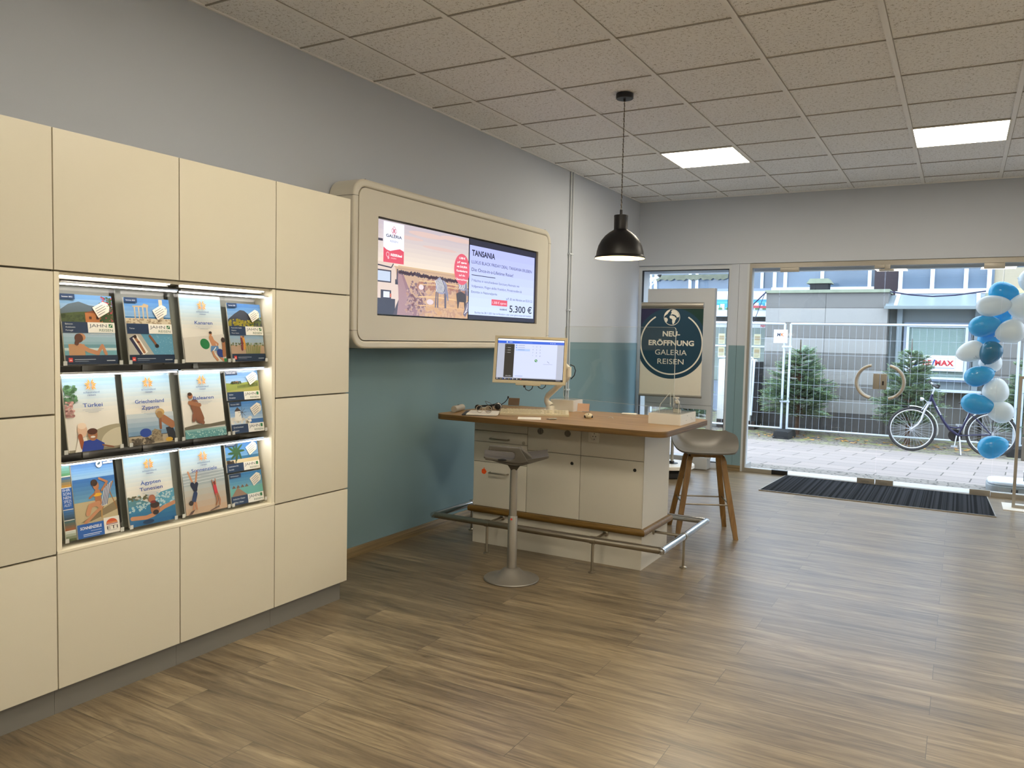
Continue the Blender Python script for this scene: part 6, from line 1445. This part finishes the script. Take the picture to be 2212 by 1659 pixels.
# building further left
t = thing('shop_building', 'white fronted shop building far left with blue seaside banner', 'building', (-2.2, 19, -.281))
MB().box(-5.5, .1, 0, 1.75, 4, 2.1).build('shop_front', MT['metalb'], t, smooth=False)
MB().box(-5.5, .05, 2.17, 1.75, .4, 2.3).build('dark_soffit', MT['stoneC'], t, smooth=False)
MB().box(-5.5, -.25, 2.27, 1.75, .1, 2.86, .01).build('fascia', MT['winfr'], t, smooth=False)
MB().box(-5.5, -.1, 2.86, 1.75, .1, 2.93, .01).build('fascia_ledge', MT['metalb'], t, smooth=False)
a = Art(2.0, .235, step=.001); a.rect(0, 0, 2, .235, '#2f9fd6'); a.grad(0, .15, 2, .235, '#5fb9e0', '#1f8fd0', 4)
R = random.Random(12)
for k in range(15): x = .04 + .13 * k; hh = R.uniform(.05, .17); a.rect(x, 0, x + R.uniform(.07, .12), hh, R.choice(['#eef0f0', '#dfe3e6', '#f2ece2'])); a.rect(x + .02, hh * .4, x + .04, hh * .6, '#6f8fa8')
for k in range(12): a.ell(.1 + .17 * k, .02, .05, .03, '#4f7f4a', 10)
a.poly([(.9, .05), (1.9, .02), (1.9, .07), (1.1, .10)], '#b9424a')
a.build('seaside_banner', t, face_mx((.0, -.253, 2.43), (1, 0, 0), (0, 0, 1)))
band(-5.5, 1.75, 2.94, 4.3, (-1.3, -.25, .28 - .7 + .0, .62, 1.3), .05, t, 'upper_window_band')
MB().prism([(-1.35, 3.29)] + [(-1.35 + .06 * k, 3.17 + .022 * math.sin(k * 2.3) + .012 * math.sin(k * 5.1)) for k in range(32)] + [(.51, 3.29)], .03, .06, 'y').build('awning_valance', mat('green_planting', '#6d7060', .9, noise=.45, nscale=10), t, smooth=False)
MB().box(-5.5, .0, 4.4, 1.75, 4, 4.9).build('upper_wall', MT['winfr'], t, smooth=False)
a = Art(1.6, .1, step=.001); a.rect(0, 0, 1.6, .1, '#e9e9ee'); a.text('RE', .55, .02, .06, '#d3343c', w=.12, bold=.04); a.line([(.69, .015), (.72, .09)], .015, '#2b4fa8'); a.text('MAX', .74, .02, .06, '#d3343c', w=.22, bold=.04)
a.text('RE/MAX', 1.3, .02, .06, '#d3343c', w=.28, bold=.04)
a.build('agency_sign', t, face_mx((.0, .095, 2.02), (1, 0, 0), (0, 0, 1)))
MB().box(.0, .06, .75, 1.6, .098, 2.02).build('shop_window', MT['wing2'], t, smooth=False)
po_ = [(x, z) for x in (.33, .52, 1.17, 1.42) for z in (1.75, 1.44)]
for x, z in po_:
    a = Art(.16, .25, step=.001); a.rect(0, 0, .16, .25, '#d8cfa8'); a.rect(.02, .1, .14, .2, '#b09a70'); a.line([(.02, .07), (.14, .07)], .008, '#8a8062'); a.line([(.02, .04), (.12, .04)], .008, '#8a8062')
    a.build('property_poster', t, face_mx((x, .058, z - .13), (1, 0, 0), (0, 0, 1)))
MB().box(.0, .03, 1.56, 1.6, .06, 1.60).build('transom', MT['winfr'], t, smooth=False)
# scaffold tower far left
t = thing('scaffold_tower', 'white lattice scaffold tower at the far left beyond the window', 'scaffold', (-2.97, 17.0, -.281))
s = MB()
for x in (-.14, .14):
    for y in (-.14, .14): s.tube([(x, y, 0), (x, y, 5)], .02, 8)
for k in range(16):
    z = .3 * k; q = 1 if k % 2 else -1
    for y in (-.14, .14): s.tube([(-.14 * q, y, z), (.14 * q, y, z + .3)], .012, 6); s.tube([(-.14, y, z), (.14, y, z)], .012, 6)
s.build('lattice', MT['winfr'], t)
# lamp arm outside the window
t = thing('wall_lamp_arm', 'curved white tube arm with black lamp outside the left window top', 'lamp arm', (-.9, 10.9, 2.3))
MB().tube([(-.35, 0, .12), (-.1, 0, .03), (.06, 0, .0), (.17, 0, -.045), (.26, 0, -.03), (.335, 0, .0)], .022, 14).build('tube_arm', MT['winfr'], t)
MB().tube([(.335, 0, .0), (.355, 0, .05), (.352, 0, .12)], .028, 12).build('lamp_neck', MT['black'], t)
MB().tube([(-.35, 0, .12), (-.36, 0, -2.42)], .04, 14).build('post', MT['winfr'], t)
# white tank trailer behind the fence
t = thing('white_tank', 'scratched white tank container behind the fence at the door edge', 'container', (-.62, 15.7, -.20))
b = MB().box(-.25, -.3, .08, .40, .22, 1.26, .04).build('tank_body', mat('scratched_white', '#d5d3cd', .6, noise=.18, nscale=9), t)
MB().tube([(-.25, -.32, 1.30), (.40, -.32, 1.30), (.44, -.32, 1.24), (.42, -.32, .2)], .02, 10).build('rail', MT['winfr'], t)
MB().box(.42, -.25, .0, .50, .22, 1.22).build('dark_panel', MT['dark'], t, smooth=False)
MB().box(-.25, -.28, -.08, .48, .22, .08).build('chassis', mat('rusty_chassis', '#3a302b', .9, noise=.3), t, smooth=False)
a = Art(.3, .4); a.text('S', .05, .2, .12, '#c8433c', w=.14); a.text('O', .05, .05, .12, '#c8433c', w=.14); a.build('red_lettering', b, face_mx((.12, -.3008, .78), (1, 0, 0), (0, 0, 1)))
# loose cables hanging off the roof
for k, (pts, lab) in enumerate((([(-.13, 15.93, 2.38), (-.35, 15.9, 2.15), (-.52, 15.9, 1.8), (-.6, 15.9, 1.3)], 'thick dark cable drooping from the left roof corner'), ([(-.15, 15.92, 2.36), (-.3, 15.9, 1.9), (-.62, 15.85, 1.1)], 'thin dark cable hanging beside the thick one'), ([(2.06, 15.94, 2.37), (2.4, 15.93, 2.31), (2.75, 15.93, 2.28), (3.1, 15.93, 2.30), (3.56, 15.97, 2.37)], 'dark cable sagging across the bay canopy'))):
    o = MB().tube(pts, .012 if k != 1 else .006, 8).build('loose_cable', MT['navy'], None); tag(o, lab, 'cable')
# ---------------------------------------------------------------- balloons outside the glass, right
def balloon(label, u, z, rx, rz_, ang, m, y=9.0, mark=None):
    """ang = screen angle of the knot end"""
    t = thing('balloon', label, 'balloon', (u, y, z), group='blue and white balloons strung outside the entrance')
    prof = []
    for k in range(25):
        a = PI * k / 24; x = -math.cos(a); r = math.sin(a) * (1 - .16 * x) * rz_ * 1.0
        prof.append((max(r, .0006), x * rx * (1.0 if x < 0 else 1.06)))
    M_ = Matrix.Rotation(-math.radians(ang), 4, 'Y')
    o = MB().lathe(prof, 28, axis='x', M=M_); o.build('balloon_skin', m, t)
    k = MB().lathe([(.0006, rx * 1.03), (.006, rx * 1.06), (.004, rx * 1.09), (.011, rx * 1.13), (.0006, rx * 1.12)], 12, axis='x', M=M_); k.build('knot', m, t)
    if mark:
        a = Art(.06, .05); a.ringa(.03, .036, .006, .009, 0, 360, '#2f6f8a', 12); a.text('GALERIA', .005, .015, .009, '#2f6f8a', w=.05)
        # print follows the skin: wrap the flat shapes on the ellipsoid front
        V = []
        mx_, mz_ = mark
        for x, y_, zz in a.V:
            px, pz = mx_ + (x - .03), mz_ + (y_ - .025); e = max(0, 1 - (px / rx) ** 2 - (pz / rz_) ** 2)
            V.append((px, pz, rz_ * math.sqrt(e) + .0012))
        a.V = V; o2 = a.build('balloon_print', t, face_mx((0, 0, 0), (1, 0, 0), (0, 0, 1)))
BB, BT, BW = MT['bblue'], MT['bteal'], MT['bwhite']
for a_ in (
    ('blue balloon, topmost of the blue ones, knot to the right', 3.57, 1.93, .125, .105, -8, BB, 9.05),
    ('white balloon below the topmost blue one, lying sideways', 3.49, 1.80, .146, .101, 5, BW, 8.95),
    ('white balloon at the picture edge beside the topmost blue one', 3.735, 1.80, .125, .12, 60, BW, 9.02),
    ('small looking blue balloon half hidden behind white ones', 3.575, 1.70, .085, .075, 180, BB, 9.12),
    ('large blue balloon above the row of three, tilted', 3.425, 1.607, .135, .102, 15, BB, 8.98),
    ('greyish white balloon below the picture edge one', 3.645, 1.553, .125, .113, 200, BW, 8.96),
    ('blue balloon squeezed beneath the large tilted blue one', 3.485, 1.49, .115, .085, 30, BB, 9.1),
    ('white balloon furthest left of all, printed with small logo', 3.325, 1.352, .125, .102, 200, BW, 8.98),
    ('dark teal balloon with its end facing the room', 3.49, 1.347, .112, .096, 250, BT, 8.9),
    ('white balloon mostly hidden beneath the dark teal one', 3.50, 1.255, .10, .10, 80, BW, 9.08),
    ('blue balloon right below the dark teal one, left leaning', 3.405, 1.117, .130, .098, 20, BB, 8.97),
    ('white balloon between two lower blue ones, round', 3.555, .978, .118, .115, 80, BW, 9.02),
    ('blue balloon in front of the bicycle saddle', 3.405, .84, .143, .101, -12, BB, 8.96),
    ('white balloon in front of the rear bicycle wheel top', 3.60, .777, .118, .105, 160, BW, 9.0),
    ('blue balloon, lowest of all, apart from the rest', 3.555, .435, .131, .108, 25, BB, 8.95),
    ('white balloon at the very top near the lintel', 3.80, 2.05, .11, .13, 170, BW, 9.05)):
    balloon(*a_, mark={3.325: (.05, -.055), 3.555: (-.05, -.05), 3.60: (.06, .03), 3.735: (.03, -.02)}.get(a_[1]))
o = MB().tube([(3.57, 9.03, 2.18), (3.56, 9.06, 1.75), (3.50, 9.04, 1.4), (3.50, 9.03, 1.0), (3.53, 9.01, .75), (3.545, 8.99, .45)], .0015, 6).build('balloon_string', MT['acedge'], None); tag(o, 'thin clear string the balloons are tied to', 'string')
# outdoor banner base at the right
t = thing('banner_foot', 'grey wheeled banner foot with white pole outside the right glass', 'banner stand', (3.80, 9.42, gz(9.42)))
MB().prism(rrect(-.27, -.22, .27, .22, .12, 6), .0, .075, 'z', .01).build('foot_shell', mat('foot_grey', '#8c9396', .5, noise=.03), t)
MB().prism(rrect(-.26, -.21, .26, .21, .12, 6), .075, .115, 'z', .02).build('foot_lid', MT['winfr'], t)
MB().box(-.06, -.224, .02, .0, -.215, .05, .002).build('plug', MT['dark'], t)
MB().tube([(.08, 0, .11), (.08, 0, .21)], .03, 14).build('pole_socket', MT['black'], t)
MB().tube([(.08, 0, .20), (.09, 0, .25), (.13, 0, 1.1), (.16, 0, 2.0)], [.035, .03, .02, .012], 14).build('pole', MT['winfr'], t)
